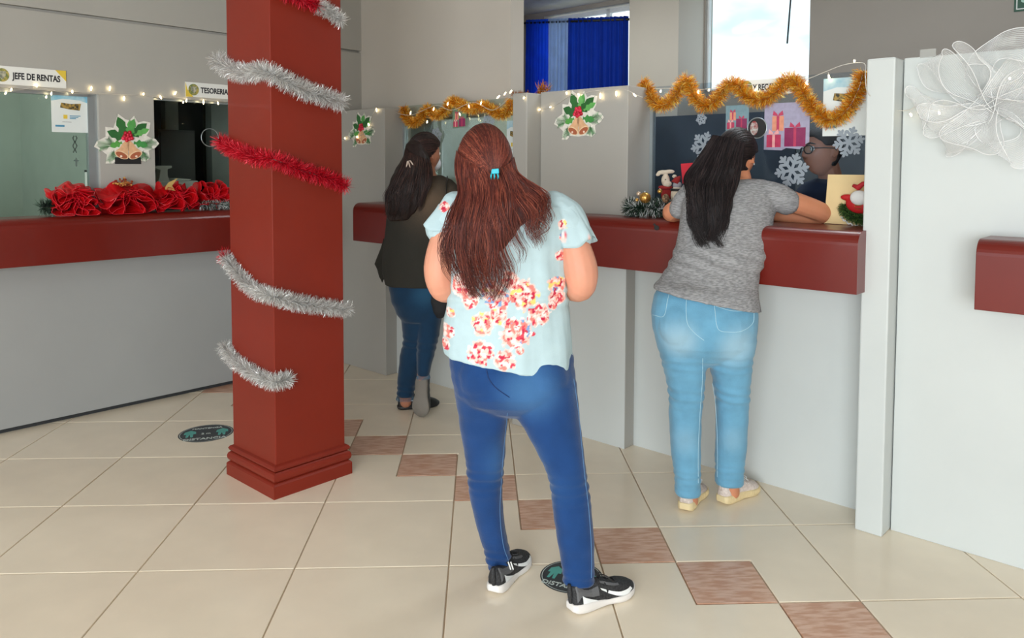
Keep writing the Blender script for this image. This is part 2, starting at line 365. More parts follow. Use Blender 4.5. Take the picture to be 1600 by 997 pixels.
# back office behind the far booths
struct('wall_back', MB().abbox(-6.9, -5.02, 5.9, 6.02, 0, 2.96).abbox(-5.02, -3.27, 5.9, 6.02, 0, 1.9).abbox(-5.02, -3.27, 5.9, 6.02, 2.92, 2.96)
       .abbox(-3.27, -2.396, 5.9, 6.02, 0, 2.086).abbox(-3.27, -2.396, 5.9, 6.02, 2.9, 2.96).abbox(-2.396, 4.2, 5.9, 6.02, 0, 2.96).abbox(-4.02, -3.27, 5.9, 6.02, 0, 2.96), BACKW)
colm = struct('trim_4', MB().abbox(-3.752, -3.284, 5.5, 5.9, 0, 2.96), BEIGE)
WF = mat('window_frame_white', (.75, .77, .78), .5)
w5 = struct('window_5', MB().abbox(-5.05, -4.0, 5.93, 5.97, 2.86, 2.90).abbox(-5.05, -5.0, 5.93, 5.97, 1.9, 2.9).abbox(-4.30, -4.26, 5.93, 5.97, 1.9, 2.9).abbox(-5.05, -4.0, 5.93, 5.97, 1.9, 1.95), WF)
mk('pane', MB().abbox(-5.0, -4.30, 5.945, 5.95, 1.95, 2.86), GLASSW, w5)
mk('pane', MB().abbox(-4.26, -4.02, 5.945, 5.95, 1.95, 2.86), GLASSW, w5)
w6 = struct('window_6', MB().abbox(-3.27, -3.255, 5.93, 5.97, 2.086, 2.9).abbox(-2.41, -2.396, 5.93, 5.97, 2.086, 2.9).abbox(-3.27, -2.396, 5.93, 5.97, 2.086, 2.10), WF)
mk('pane', MB().abbox(-3.255, -2.41, 5.945, 5.95, 2.10, 2.9), GLASSW, w6)
mk('cable', MB().tube([onb(1233, -60, 6.6), onb(1236, -8, 6.6), onb(1230, 68, 6.6)], .008, 6), BLACK, label='dark cable hanging outside the tall bright window', cat='cable')
struct('wall_office_pale', MB().abbox(-4.9, -3.0, 4.35, 4.43, 0, 1.84), mat('office_pale_green', (.44, .47, .43), .7))
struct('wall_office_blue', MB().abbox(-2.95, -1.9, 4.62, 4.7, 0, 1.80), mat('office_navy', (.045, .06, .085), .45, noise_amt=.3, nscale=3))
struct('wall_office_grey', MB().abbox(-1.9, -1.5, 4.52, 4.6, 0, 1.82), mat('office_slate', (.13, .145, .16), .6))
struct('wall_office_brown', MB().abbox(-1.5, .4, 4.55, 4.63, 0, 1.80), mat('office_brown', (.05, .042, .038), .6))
# hall walls out of view: side and entrance wall with its wide opening
struct('wall_right', MB().abbox(4.1, 4.2, -4.2, 6, 0, 2.96), BEIGE)
struct('wall_entrance', MB().abbox(-5, -4.6, -4.2, -4.1, 0, 2.96).abbox(3.6, 4.2, -4.2, -4.1, 0, 2.96).abbox(-5, 4.2, -4.2, -4.1, 2.5, 2.96), BEIGE)
# ================================================================== pillar
PA0, PA1, PB0, PB1 = -3.438, -3.060, 1.785, 2.150
pil = thing('pillar', 'square red painted pillar with moulded base wrapped in tinsel garlands', 'pillar', W((PA0+PA1)/2, (PB0+PB1)/2, 0))
mk('shaft', MB().abbox(PA0, PA1, PB0, PB1, .12, 2.96), REDP, pil, bevel=.004)
def moulding(prof):
    mb = MB(); rs = []
    for off, z in prof: rs.append([W(PA0-off, PB0-off, z), W(PA1+off, PB0-off, z), W(PA1+off, PB1+off, z), W(PA0-off, PB1+off, z)])
    return mb.rings(rs)
def half_round(z0, z1, o0, o1, n=8): return [(o0+(o1-o0)*math.sin(math.pi*i/n)**.6, z0+(z1-z0)*i/n) for i in range(n+1)]
mk('plinth', moulding([(.024, 0), (.024, .055), (.018, .062), (.012, .066)]), REDP, pil)
mk('torus_moulding', moulding(half_round(.066, .112, .010, .022)), REDP, pil)
mk('torus_moulding', moulding([(.004, .112), (.014, .118), (.018, .128), (.012, .138), (.0, .144)]), REDP, pil)
# ================================================================== counters
def counter(name, label, a0, a1, bf, bb, z0, z1, left=False, group=None, notch=None):
    r = .055; sg = 1 if bb > bf else -1; pr = [(bb, z0), (bf, z0), (bf, z1-r)]+[(bf+sg*(r-r*math.cos(t)), z1-r+r*math.sin(t)) for t in [math.pi/2*i/8 for i in range(1, 9)]]+[(bb, z1)]
    mb = MB()
    fn = (lambda A, p: W(p[0], A, p[1])) if left else (lambda A, p: W(A, p[0], p[1]))
    mb.extr(pr, a0, a1, fn)
    if notch: mb = MB(); pr2 = [(min(p[0], notch[1]), p[1]) for p in pr]; mb.rings([[fn(q, p) for p in P_] for q, P_ in ((a0, pr2), (notch[0], pr2), (notch[0]+.0005, pr), (a1, pr))])
    return mk(name, mb, RED, bevel=.002, label=label, cat='counter')
counter('service_counter', 'long dark red counter along the left wall under the red ribbon bows', -4, 2.98, -4.675, -4.93, .925, 1.178, True)
counter('service_counter', 'short stretch of red counter behind the woman in the dark cardigan', -4.325, -2.97, 3.12, 3.56, .96, 1.213, notch=(-4.293, 3.364))
counter('service_counter', 'red counter on which the woman in the grey shirt leans', -2.60, -1.062, 3.125, 3.56, .968, 1.213, notch=(-2.269, 3.322))
counter('service_counter', 'red counter with rounded top at the right edge, on the pale wall', -.655, .9, 3.10, 3.308, .966, 1.213)
# ================================================================== tinsel
def tinsel_mb(path, rad, cols, per_m=7500, wd=.0009, core=(.3, .3, .3), rng=random.Random(3)):
    mb = MB(); P = smooth_path(path, max(12, len(path)*8)); L = [0]
    for i in range(1, len(P)): L.append(L[-1]+(P[i]-P[i-1]).length)
    n = int(per_m*L[-1]); j = 0
    for q in range(n):
        s = L[-1]*(q+rng.random())/n
        while j < len(P)-2 and L[j+1] < s: j += 1
        f = (s-L[j])/max(1e-6, L[j+1]-L[j]); p = P[j].lerp(P[j+1], f); t = (P[j+1]-P[j]).normalized()
        u = t.orthogonal().normalized(); v = t.cross(u); a = rng.random()*6.283
        d = (u*math.cos(a)+v*math.sin(a)+t*rng.uniform(-.55, .55)).normalized(); l = rad*rng.uniform(.6, 1.12)
        e = d.cross(Vector((rng.uniform(-1, 1), rng.uniform(-1, 1), rng.uniform(-1, 1)))).normalized()
        c = rng.choice(cols(s/L[-1]) if callable(cols) else cols); k = rng.uniform(.7, 1.2); c = tuple(min(1, x*k) for x in c)
        m_ = p+d*l*.55+e*rng.uniform(-.004, .004); tip = p+d*l+e*rng.uniform(-.009, .009)
        mb.add([p+e*wd, p-e*wd, m_+e*wd, m_-e*wd, tip+e*wd*.4, tip-e*wd*.4], [(0, 1, 3, 2), (2, 3, 5, 4)], c)
    mb.tube(P, .0025, 5, core)
    return mb
def tinsel(path, rad, cols, label, group=None, **k):
    return mk('tinsel_garland', tinsel_mb(path, rad, cols, **k), TINS, fixn=False, label=label, cat='tinsel garland', group=group)
SIL = [lin(225, 225, 222), lin(190, 190, 188), lin(250, 250, 250), lin(205, 200, 195)]
REDT = [lin(225, 20, 45), lin(170, 8, 25), lin(250, 70, 90), lin(200, 10, 40)]
GOLD = [lin(255, 190, 45), lin(240, 150, 20), lin(255, 225, 120), lin(205, 120, 12)]
def pil_path(px, off=.018):
    out = []; B_ = PB0-off; A_ = PA1+off
    for (u, v) in px:
        q = onb(u, v, B_); a = (q.x-q.y)/R2
        out.append(q if a < A_ else ona(u, v, A_))
    return out
tinsel(pil_path([(338, 92), (352, 104), (372, 113), (392, 114), (412, 111), (432, 120), (455, 131), (480, 143), (508, 152), (536, 161)]), .052, SIL, 'upper silver tinsel garland wound round the red pillar, near the ceiling end')
tinsel(pil_path([(344, 220), (358, 230), (378, 238), (400, 246), (430, 250), (460, 262), (490, 272), (516, 280), (542, 291)]), .047, REDT, 'red tinsel garland wound round the red pillar at window height')
tinsel(pil_path([(349, 398), (362, 415), (378, 434), (398, 453), (425, 463), (460, 472), (500, 479), (543, 484)]), .045, lambda s: REDT if s < .03 else SIL, 'silver tinsel garland with a red tip round the middle of the pillar')
tinsel(pil_path([(349, 540), (362, 558), (380, 573), (405, 588), (430, 597), (455, 590)]), .045, SIL, 'lowest silver tinsel garland end hanging on the red pillar')
tinsel(pil_path([(425, -26), (445, -12), (470, -1), (495, 8), (512, 16), (524, 26), (534, 34)]), .045, lambda s: REDT if s < .62 else SIL, 'red and silver tinsel garland at the very top of the pillar')
tinsel([onb(u, v, 3.505) for u, v in [(1003, 128), (1011, 138), (1020, 157), (1034, 165), (1050, 156), (1063, 138), (1073, 124), (1080, 140), (1090, 158), (1104, 166), (1122, 153), (1138, 131), (1152, 132), (1165, 149), (1189, 156), (1210, 146), (1231, 123), (1243, 129), (1261, 155), (1279, 178), (1300, 188), (1324, 171), (1341, 140), (1349, 112)]],
       .047, GOLD, 'long wavy gold tinsel garland on the glass of the right service window', wd=.0011, per_m=7500)
tinsel([onb(u, v, 3.505) for u, v in [(631, 168), (634, 182), (643, 193), (655, 187), (668, 170), (680, 180), (694, 176), (706, 158), (722, 165), (738, 171), (755, 165), (769, 172), (783, 179), (795, 172), (799, 156)]],
       .044, GOLD, 'gold tinsel garland on the glass above the two women at the left', wd=.0012, per_m=7500)
tf = onb(846, 143, 3.40)
tinsel([tf-Vector((.02, 0, -.004)), tf+Vector((.02, 0, .006)), tf+Vector((.03, 0, .0))], .06, [lin(200, 120, 30), lin(150, 80, 20), lin(220, 150, 60)], 'small gold tinsel tuft on top of the grey partition', wd=.0016, per_m=3500)
tf = onb(813, 147, 3.45)
tinsel([tf-Vector((.05, 0, .0)), tf+Vector((.05, 0, .0))], .025, [lin(200, 120, 30), lin(150, 80, 20)], 'thin dark gold tinsel scrap on the grey post top beside the tuft', wd=.001, per_m=2500)
# ================================================================== holly and bells cut-outs
GR = lambda r, g, b: lin(r, g, b)
def leaf_poly(cx, cy, ang, ln, wd, spikes=4):
    L_ = []; R_ = []
    for i in range(spikes+1):
        t = i/spikes; w_ = wd*math.sin(math.pi*min(1, .12+t*.88))
        L_.append((t, w_)); 
        if i < spikes: L_.append((t+.5/spikes, w_*.62+.0))
    pts = [(t*ln, w_) for t, w_ in L_]+[(ln*1.12, 0)]+[(t*ln, -w_) for t, w_ in L_[::-1]]
    c, s = math.cos(ang), math.sin(ang)
    return [(cx+x*c-y*s, cy+x*s+y*c) for x, y in pts]
OUT = [(366, 570), (395, 510), (480, 465), (480, 360), (560, 370), (610, 222), (680, 275), (725, 285), (770, 235), (810, 305), (870, 285), (940, 300), (925, 395), (895, 440), (930, 460), (990, 475), (1028, 522), (985, 570), (915, 600), (925, 680), (880, 718), (800, 700), (700, 712), (590, 700), (545, 740), (475, 740), (490, 650), (440, 610)]
PRC = mat('cutout_print', (1, 1, 1), .45, attr='Col', noise_amt=.10, nscale=45)
def holly(fr, width, label, group=None):
    """flat printed card: outline traced in its own units, layered in thin sheets"""
    s = width/662.0; T = lambda x, y: ((x-697)*s, (480-y)*s)
    o = fr[0]; root = thing('holly_bell_cutout', label, 'christmas decoration', o, group)
    mk('card', MB().prism([T(*p) for p in OUT], fr, 0, .0015, lin(232, 228, 218)), PRC, root)
    sprig = MB()
    for (x, y, x2, y2) in [(560, 545, 400, 530), (560, 560, 500, 480), (560, 600, 500, 720), (520, 560, 420, 585), (840, 520, 1000, 520), (850, 540, 960, 490), (850, 610, 900, 690), (560, 600, 560, 700), (840, 560, 950, 560), (860, 600, 830, 690)]:
        for k in range(9):
            t = .15+.85*k/9; px, py = x+(x2-x)*t, y+(y2-y)*t; dx, dy = x2-x, y2-y; l = math.hypot(dx, dy); dx, dy = dx/l, dy/l
            for sg in (-1, 1):
                ex, ey = px+dx*30-sg*dy*34, py+dy*30+sg*dx*34
                sprig.prism([T(px-dy*5, py+dx*5), T(ex, ey), T(px+dy*5, py-dx*5)], fr, .0015, .0022, random.choice([GR(60, 125, 70), GR(35, 95, 50), GR(95, 160, 100)]))
        sprig.prism([T(x, y-4), T(x2, y2), T(x, y+4)], fr, .0015, .0024, GR(70, 100, 50))
    mk('pine_sprig', sprig, PRC, root, kind='stuff')
    for (cx, cy, a, ln, wd, c) in [(690, 470, 112, 235, 62, GR(48, 110, 52)), (700, 460, 70, 205, 52, GR(85, 160, 80)), (710, 470, 40, 250, 62, GR(40, 100, 45)), (680, 480, 158, 200, 58, GR(45, 105, 52)), (640, 520, 200, 130, 40, GR(90, 165, 75)), (760, 520, -10, 150, 46, GR(70, 150, 75)), (730, 430, 92, 150, 42, GR(110, 180, 100)), (770, 440, 25, 170, 38, GR(100, 175, 90))]:
        poly = leaf_poly(0, 0, math.radians(a), ln, wd, 3); poly = [T(cx+x, cy-y) for x, y in poly]
        mk('holly_leaf', MB().prism(poly, fr, .0022, .003+random.random()*.001, c), PRC, root)
    for sg, cx, cy, a in [(-1, 636, 640, -24), (1, 768, 640, 26)]:
        ca, sa = math.cos(math.radians(a)), math.sin(math.radians(a)); tr = lambda x, y: T(cx+(x*ca-y*sa)*1, cy+(x*sa+y*ca))
        tr = (lambda ca, sa, cx, cy: (lambda x, y: T(cx+x*ca+y*sa*-1, cy+x*sa+y*ca)))(math.cos(math.radians(-a)), math.sin(math.radians(-a)), cx, cy)
        body = [(-18, -150), (18, -150), (36, -105), (44, -50), (62, -18), (72, 8), (-72, 8), (-62, -18), (-44, -50), (-36, -105)]
        b = mk('bell', MB().prism([tr(x, y) for x, y in body], fr, .004, .0055, GR(228, 180, 138)), PRC, root)
        ell = lambda rx, ry, oy, k=18: [tr(rx*math.cos(6.2832*i/k), oy+ry*math.sin(6.2832*i/k)) for i in range(k)]
        mk('bell_rim', MB().prism(ell(74, 38, 10), fr, .0056, .0062, GR(240, 205, 165)), PRC, b)
        mk('bell_mouth', MB().prism(ell(62, 29, 13), fr, .0063, .0066, GR(176, 98, 66)), PRC, b)
        mk('clapper', MB().prism(ell(12, 12, 26, 10), fr, .0067, .0074, GR(250, 225, 205)), PRC, b)
    for i in range(11):
        a = i*2.4; r = 16*math.sqrt(i); cx, cy = 697+r*math.cos(a), 458+r*math.sin(a)*1.0
        mk('berry', MB().ell(fr[0]+fr[1]*T(cx, cy)[0]+fr[2]*T(cx, cy)[1]+fr[3]*.005, (21*s, 21*s, 21*s), 8, 6, random.choice([GR(205, 25, 55), GR(225, 45, 80), GR(180, 12, 40)])), PRC, root, smooth=True)
    return root
def frB(u, v, b): p = onb(u, v, b); return (p, Vector((1, -1, 0))/R2, Vector((0, 0, 1)), Vector((-1, -1, 0))/R2)
def frA(u, v, a): p = ona(u, v, a); return (p, Vector((1, 1, 0))/R2, Vector((0, 0, 1)), Vector((1, -1, 0))/R2)
holly(frB(904, 179, 3.323), .335, 'holly and bells cut-out on the middle grey partition, right of the woman with auburn hair')
holly(frA(199, 217, -4.868), .375, 'holly and bells cut-out between the two left counter windows')
holly(frB(565, 202, 3.363), .315, 'smallest looking holly and bells cut-out, just right of the red pillar')
# slot under the left holly
mk('paper_slot', MB().prism([(-.075, -.02), (.075, -.02), (.075, .02), (-.075, .02)], frA(200, 251, -4.868), 0, .003), BLACK, label='dark slot in the wall pier below the left holly cut-out', cat='wall slot')
# ================================================================== signs and posters
def rectp(x0, x1, y0, y1): return [(x0, y0), (x1, y0), (x1, y1), (x0, y1)]
INK = mat('ink', (.02, .02, .025), .6); YEL = mat('sign_yellow', lin(225, 195, 70), .5); OLV = mat('crest_green', lin(110, 125, 70), .6, rgb2=lin(190, 170, 90), nscale=60)
CREST = mat('crest_grey', lin(120, 125, 110), .6, rgb2=lin(190, 185, 160), nscale=70)
def office_sign(fr, wd, ht, word, label, tx, size, crest_x, yl_right, fitw, group=None):
    r = thing('office_sign', label, 'sign', fr[0])
    mk('board', MB().prism(rectp(0, wd, 0, ht), fr, 0, .006), PAPER, r)
    if yl_right: mk('corner', MB().prism([(wd-.055, ht), (wd, ht-.06), (wd, ht)], fr, .006, .0066), YEL, r)
    mk('corner', MB().prism([(0, 0), (.05, 0), (0.012, ht*.5), (0, ht)], fr, .006, .0066), YEL, r)
    k = 20; c = MB().prism([(crest_x+.034*math.cos(6.283*i/k), ht/2+.036*math.sin(6.283*i/k)) for i in range(k)], fr, .006, .007)
    cr_ = mk('crest', c, OLV, r)
    mk('crest_shield', MB().prism([(crest_x-.018, ht/2+.02), (crest_x-.018, ht/2-.004), (crest_x, ht/2-.026), (crest_x+.018, ht/2-.004), (crest_x+.018, ht/2+.02)], fr, .007, .0076), CREST, cr_)
    text_obj('lettering', word, size, fr, .0068, INK, r, x=tx, y=ht*.5-size*.34, bold=.03, fit=fitw)
    return r
f1 = FA(AL, 1.10, 1.893); office_sign(f1, .463, .098, 'JEFE DE RENTAS', 'white office sign reading JEFE DE RENTAS over the left window', .200, .048, .150, True, .236)
f2 = FA(AL, 2.247, 1.893); office_sign(f2, .50, .092, 'TESORERIA', 'white office sign reading TESORERIA cut off by the red pillar', .098, .048, .052, False, .185)
f3 = FB(-1.78, 3.534, 1.800); office_sign(f3, .33, .074, 'Y RECAUDACION', 'white sign reading Y RECAUDACION behind the gold tinsel', .082, .040, .045, False, .225)
POST = mat('poster_sheet', lin(222, 228, 226), .5, noise_amt=.02); SKYB = mat('poster_sky', lin(120, 180, 205), .5, rgb2=lin(190, 215, 220), nscale=10)
BLU = mat('poster_blue', lin(70, 140, 175), .5); LBL = mat('poster_pale_blue', lin(165, 205, 215), .5)
def poster(fr, wd, ht, label, art=lin(170, 140, 70)):
    r = thing('poster', label, 'poster', fr[0])
    mk('sheet', MB().prism(rectp(0, wd, 0, ht), fr, 0, .001), POST, r)
    mk('sky_band', MB().prism([(0, ht*.78), (wd*.3, ht*.84), (wd*.7, ht*.82), (wd, ht*.74), (wd, ht), (0, ht)], fr, .001, .0016), SKYB, r)
    am = mat('poster_art', art, .5, rgb2=lin(50, 50, 40), nscale=70)
    mk('picture', MB().prism([(wd*.22, ht*.62), (wd*.45, ht*.58), (wd*.72, ht*.56), (wd*.76, ht*.74), (wd*.5, ht*.72), (wd*.25, ht*.74)], fr, .001, .0018), am, r)
    for i in range(3): mk('text_line', MB().prism(rectp(wd*(.46), wd*(.74-.06*i), ht*(.41-.035*i), ht*(.43-.035*i)), fr, .001, .0018), BLU, r)
    mk('text_line', MB().prism(rectp(wd*.27, wd*.5, ht*.255, ht*.262), fr, .001, .0018), INK, r)
    mk('stamp', MB().prism(rectp(wd*.30, wd*.40, ht*.34, ht*.44), fr, .001, .0018), YEL if art[0] > .3 else LBL, r)
    mk('footer', MB().prism(rectp(wd*.09, wd*.32, ht*.135, ht*.18), fr, .001, .0018), BLU, r)
    return r
pf = frA(81, 206, -4.912); poster(pf, .205, .225, 'white and blue notice taped inside the left window')
pf = frB(1285, 213, 3.532); poster(pf, .195, .255, 'cream and blue notice behind the gold tinsel on the right window')
pf = frB(792, 250, 3.532); poster(pf, .12, .24, 'narrow pale blue notice at the edge of the glass beside the middle post')
# exit sign on the back wall
g = FB(-1.079, 5.895, 2.452); r = thing('exit_sign', 'green and white SALIDA sign high on the back wall, top right corner', 'sign', g[0])
mk('board', MB().prism(rectp(0, .42, 0, .20), g, 0, .004), mat('sign_green', lin(20, 75, 52), .5), r)
for q in (rectp(.012, .408, .012, .018), rectp(.012, .408, .182, .188), rectp(.012, .018, .012, .188), rectp(.402, .408, .012, .188)):
    mk('border', MB().prism(q, g, .004, .0046), WHITE, r)
text_obj('lettering', 'SALIDA', .12, g, .005, mat('sign_mint', lin(170, 205, 190), .5), r, x=.035, y=.055, bold=.02, sx=.85)
# paper squares, snowflakes, gift stickers on the glass
FROST = mat('frost_sticker', lin(150, 160, 170), .6)
def snowflake(fr, rad, label, group):
    mb = MB(); o, ex, ey, en = fr
    def bar(x0, y0, x1, y1, w_):
        dx, dy = x1-x0, y1-y0; l = math.hypot(dx, dy); nx, ny = -dy/l*w_, dx/l*w_; cx, cy = x1+dx/l*w_, y1+dy/l*w_
        mb.prism([(x0+nx, y0+ny), (x0-nx, y0-ny), (x1-nx, y1-ny), (cx, cy), (x1+nx, y1+ny)], fr, 0, .0012+random.random()*.0003)
    for k in range(6):
        a = k*math.pi/3+.2; c, s_ = math.cos(a), math.sin(a); bar(0, 0, rad*c, rad*s_, rad*.09)
        for t, l in ((.42, .42), (.70, .26)):
            for sg in (-1, 1):
                a2 = a+sg*.95; bar(rad*t*c, rad*t*s_, rad*(t*c+l*math.cos(a2)), rad*(t*s_+l*math.sin(a2)), rad*.085)
    return mk('snowflake_sticker', mb, FROST, label=label, cat='snowflake sticker', group=group)
SG = 'snowflake stickers on the service glass'
snowflake(frB(1237, 266, 3.530), .078, 'frosted snowflake sticker in front of the seated man', SG)
snowflake(frB(1100, 228, 3.530), .070, 'frosted snowflake sticker left of the ponytailed woman', SG)
snowflake(frB(1326, 222, 3.530), .066, 'frosted snowflake sticker partly under the cream notice', SG)
snowflake(frB(682, 212, 3.530), .055, 'small snowflake sticker above the woman in the dark cardigan', SG)
snowflake(frB(763, 192, 3.530), .055, 'small snowflake sticker above the woman with auburn hair', SG)
snowflake(frB(1096, 186, 3.530), .030, 'tiny pale snowflake sticker under the gold tinsel', SG)
PINK = lin(190, 60, 95); PURP = lin(140, 40, 90); PEACH = lin(225, 150, 120)
def gifts(fr, s, label, cardc):
    r = thing('gift_box_sticker', label, 'sticker', fr[0])
    mk('card', MB().prism([(x*s, y*s) for x, y in [(-.5, -.5), (-.1, -.52), (0, -.47), (.3, -.5), (.38, -.42), (.5, -.35), (.5, .5), (-.5, .5)]], fr, 0, .001, cardc), PRC, r)
    def gb(x0, x1, y0, y1, c, rc):
        b = mk('printed_box', MB().prism([(x*s, y*s) for x, y in rectp(x0, x1, y0, y1)], fr, .001, .002, c), PRC, r)
        xm = (x0+x1)/2; mk('ribbon', MB().prism([(x*s, y*s) for x, y in rectp(xm-.03, xm+.03, y0, y1)], fr, .002, .0025, rc), PRC, b)
        for sg in (-1, 1): mk('bow', MB().prism([(x*s, y*s) for x, y in [(xm, y1), (xm+sg*.12, y1+.02), (xm+sg*.1, y1+.12), (xm+sg*.02, y1+.05)]], fr, .002, .0028, rc), PRC, b)
    gb(-.32, -.06, -.1, .22, PEACH, PINK); gb(-.44, -.12, -.45, -.18, PINK, lin(240, 170, 170)); gb(-.04, .42, -.44, -.04, PURP, PINK)
gifts(frB(1229, 197, 3.531), .215, 'gift boxes sticker on the right window glass', lin(165, 160, 185))
gifts(frB(718, 184, 3.531), .13, 'small gift boxes sticker under the gold tinsel at the left booth', lin(110, 140, 115))
gifts(frB(1152, 184, 3.531), .12, 'pale card sticker beside the round speaking hole', lin(120, 150, 160))
# speaking holes
def ring(fr, rad, label, disc):
    r = thing('speaking_hole', label, 'speaking hole', fr[0])
    o, ex, ey, en = fr; k = 28
    mk('rim', MB().tube([o+ex*rad*math.cos(6.2832*i/k)+ey*rad*math.sin(6.2832*i/k) for i in range(k)], .0028, 6, closed=True), METAL, r, smooth=True)
    if disc: mk('opening', MB().prism([(rad*.96*math.cos(6.2832*i/k), rad*.96*math.sin(6.2832*i/k)) for i in range(k)], fr, -.001, 0), BLACK, r)
ring(frB(1183, 200, 3.529), .048, 'round speaking hole in the right window behind the woman in grey', True)
ring(frA(328, 215, -4.912), .058, 'round speaking hole in the left window beside the pillar', False)
mk('bird_sticker', MB().prism([(.02*math.cos(6.28*i/16)*1.0-.015, .034*math.sin(6.28*i/16)) for i in range(16)], frB(1183, 200, 3.526), 0, .001), mat('bird_print', lin(200, 200, 195), .6, rgb2=lin(150, 30, 35), nscale=55), label='white red and black round sticker showing through the speaking hole', cat='sticker')
# floor markers
def floor_marker(c, rad, label, ang):
    fr = (Vector((c.x, c.y, 0)), Vector((math.cos(ang), math.sin(ang), 0)), Vector((-math.sin(ang), math.cos(ang), 0)), Vector((0, 0, 1)))
    r = thing('floor_marker', label, 'floor sticker', fr[0]); k = 48
    disc = lambda q: [(q*math.cos(6.2832*i/k), q*math.sin(6.2832*i/k)) for i in range(k)]
    NAVY = mat('marker_navy', lin(38, 46, 52), .35); TEAL = mat('marker_teal', lin(80, 170, 160), .4); LT = mat('marker_line', lin(190, 200, 195), .4)
    mk('disc', MB().prism(disc(rad), fr, .0004, .0010), NAVY, r)
    mb = MB(); o, ex, ey, en = fr
    for i in range(k):
        a0, a1 = 6.2832*i/k, 6.2832*(i+1)/k
        P = lambda q, a: o+ex*q*math.cos(a)+ey*q*math.sin(a)+en*.0013
        mb.add([P(rad*.93, a0), P(rad*.955, a0), P(rad*.955, a1), P(rad*.93, a1)], [(0, 1, 2, 3)])
    mk('border_line', mb, LT, r)
    for sg in (-1, 1):
        x = sg*rad*.58
        mk('printed_figure', MB().prism([(x-rad*.05, -rad*.35), (x-rad*.13, -rad*.35), (x-rad*.13, 0), (x-rad*.22, 0), (x-rad*.2, rad*.25), (x, rad*.42), (x+rad*.2, rad*.25), (x+rad*.22, 0), (x+rad*.13, 0), (x+rad*.13, -rad*.35), (x+rad*.05, -rad*.35), (x, -rad*.05)], fr, .0010, .0015), TEAL, r)
    text_obj('lettering', 'MANTENGA', rad*.20, fr, .0012, LT, r, x=0, y=rad*.52, align='CENTER')
    text_obj('lettering', '2 m', rad*.22, fr, .0012, LT, r, x=0, y=-rad*.12, align='CENTER')
    text_obj('lettering', 'DISTANCIA', rad*.30, fr, .0012, LT, r, x=0, y=-rad*.72, align='CENTER', bold=.02)
floor_marker(fl(322, 677), .142, 'dark round floor marker beside the base of the red pillar', .25)
floor_marker(fl(893, 901), .112, 'dark round DISTANCIA floor marker behind the right black sneaker', -.45)
# ================================================================== fairy lights
WARM = mat('fairy_bulb', (1, .78, .42), .4, emit=8, noise_amt=0)
WIRE = mat('clear_wire', lin(205, 200, 190), .3)
def fairy(label, wire, bulbs, fn, wr=.0016, group=None):
    P = [fn(*q) for q in wire]
    r = thing('fairy_lights', label, 'string lights', P[0])
    mk('wire', MB().tube(smooth_path(P, len(P)*8), wr, 5), WIRE, r, smooth=True)
    for (u, v, dx, dy) in bulbs:
        p = fn(u, v); q = fn(u+dx, v+dy)
        mb = MB().tube([q, q.lerp(p, .6)], .0016, 5)
        s_ = mk('bulb_stem', mb, WIRE, r)
        mk('bulb', MB().tube([q.lerp(p, .35), q.lerp(p, .8), p+(p-q)*.12], [.0026, .0044, .0020], 7), WARM, r, smooth=True)
fairy('warm fairy lights strung over the left counter windows', [(-20, 135), (20, 141), (60, 137), (110, 146), (170, 147), (230, 150), (300, 154), (346, 158)],
      [(8, 147, 3, -5), (17, 142, 2, -6), (57, 132, 1, 6), (72, 153, 1, -5), (80, 148, 1, -6), (113, 145, 0, -6), (143, 136, -1, 8), (172, 136, -1, 8), (194, 156, 0, -8), (224, 148, 1, -4), (252, 154, -3, -7), (275, 144, -4, 6), (286, 161, 1, -4), (291, 159, 1, -7), (318, 162, 0, -9), (341, 163, -1, -6)],
      lambda u, v: ona(u, v, AL+.012))
fairy('warm fairy lights from the pillar across the left booth glass', [(528, 218), (540, 220), (556, 215), (583, 200), (578, 192), (588, 170), (602, 171), (640, 180), (680, 165), (706, 172), (740, 160), (770, 172), (799, 150)],
      [(539, 217, 0, -3), (558, 215, 0, -4), (576, 196, -1, -5), (588, 170, 1, 7), (602, 175, 1, -5), (641, 178, 2, -6), (677, 172, 2, -6), (699, 164, 2, -6), (719, 180, -2, -5), (733, 168, -1, -6), (751, 163, 2, -6), (667, 192, 1, -5), (777, 153, 6, -6), (788, 148, 4, -6), (797, 145, 4, -6)],
      lambda u, v: onb(u, v, 3.352 if u < 600 else 3.46))
fairy('warm fairy lights across the middle grey partition', [(805, 148), (819, 150), (828, 165), (835, 172), (862, 167), (890, 150), (903, 148), (920, 144), (938, 141), (962, 140), (980, 141), (993, 148), (1004, 152)],
      [(818, 154, 2, -4), (844, 171, -3, 1), (861, 167, -3, 1), (885, 144, 1, 5), (903, 147, 4, 2), (938, 153, 0, -11), (963, 149, 0, -10), (993, 150, -5, -6)],
      lambda u, v: onb(u, v, 3.20 if u < 822 else 3.312))
fairy('warm fairy lights along the top of the right window to the white bow', [(1003, 140), (1040, 138), (1090, 140), (1150, 134), (1230, 128), (1262, 123), (1290, 112), (1320, 101), (1350, 99), (1352, 120), (1356, 145), (1378, 163), (1400, 172), (1420, 172), (1436, 166), (1470, 175)],
      [(1010, 150, -2, -7), (1032, 144, 1, -5), (1091, 146, 0, -7), (1107, 142, 2, -4), (1150, 130, 2, -4), (1180, 142, 2, -5), (1226, 133, -4, -5), (1262, 132, -4, -4), (1296, 124, -2, -11), (1335, 94, 0, 5), (1381, 147, -3, 10), (1424, 181, -3, -6), (1468, 178, -2, -6), (1578, 124, -1, -5)],
      lambda u, v: onb(u, v, 3.515 if u < 1351 else (3.205 if u < 1378 else 3.26)))
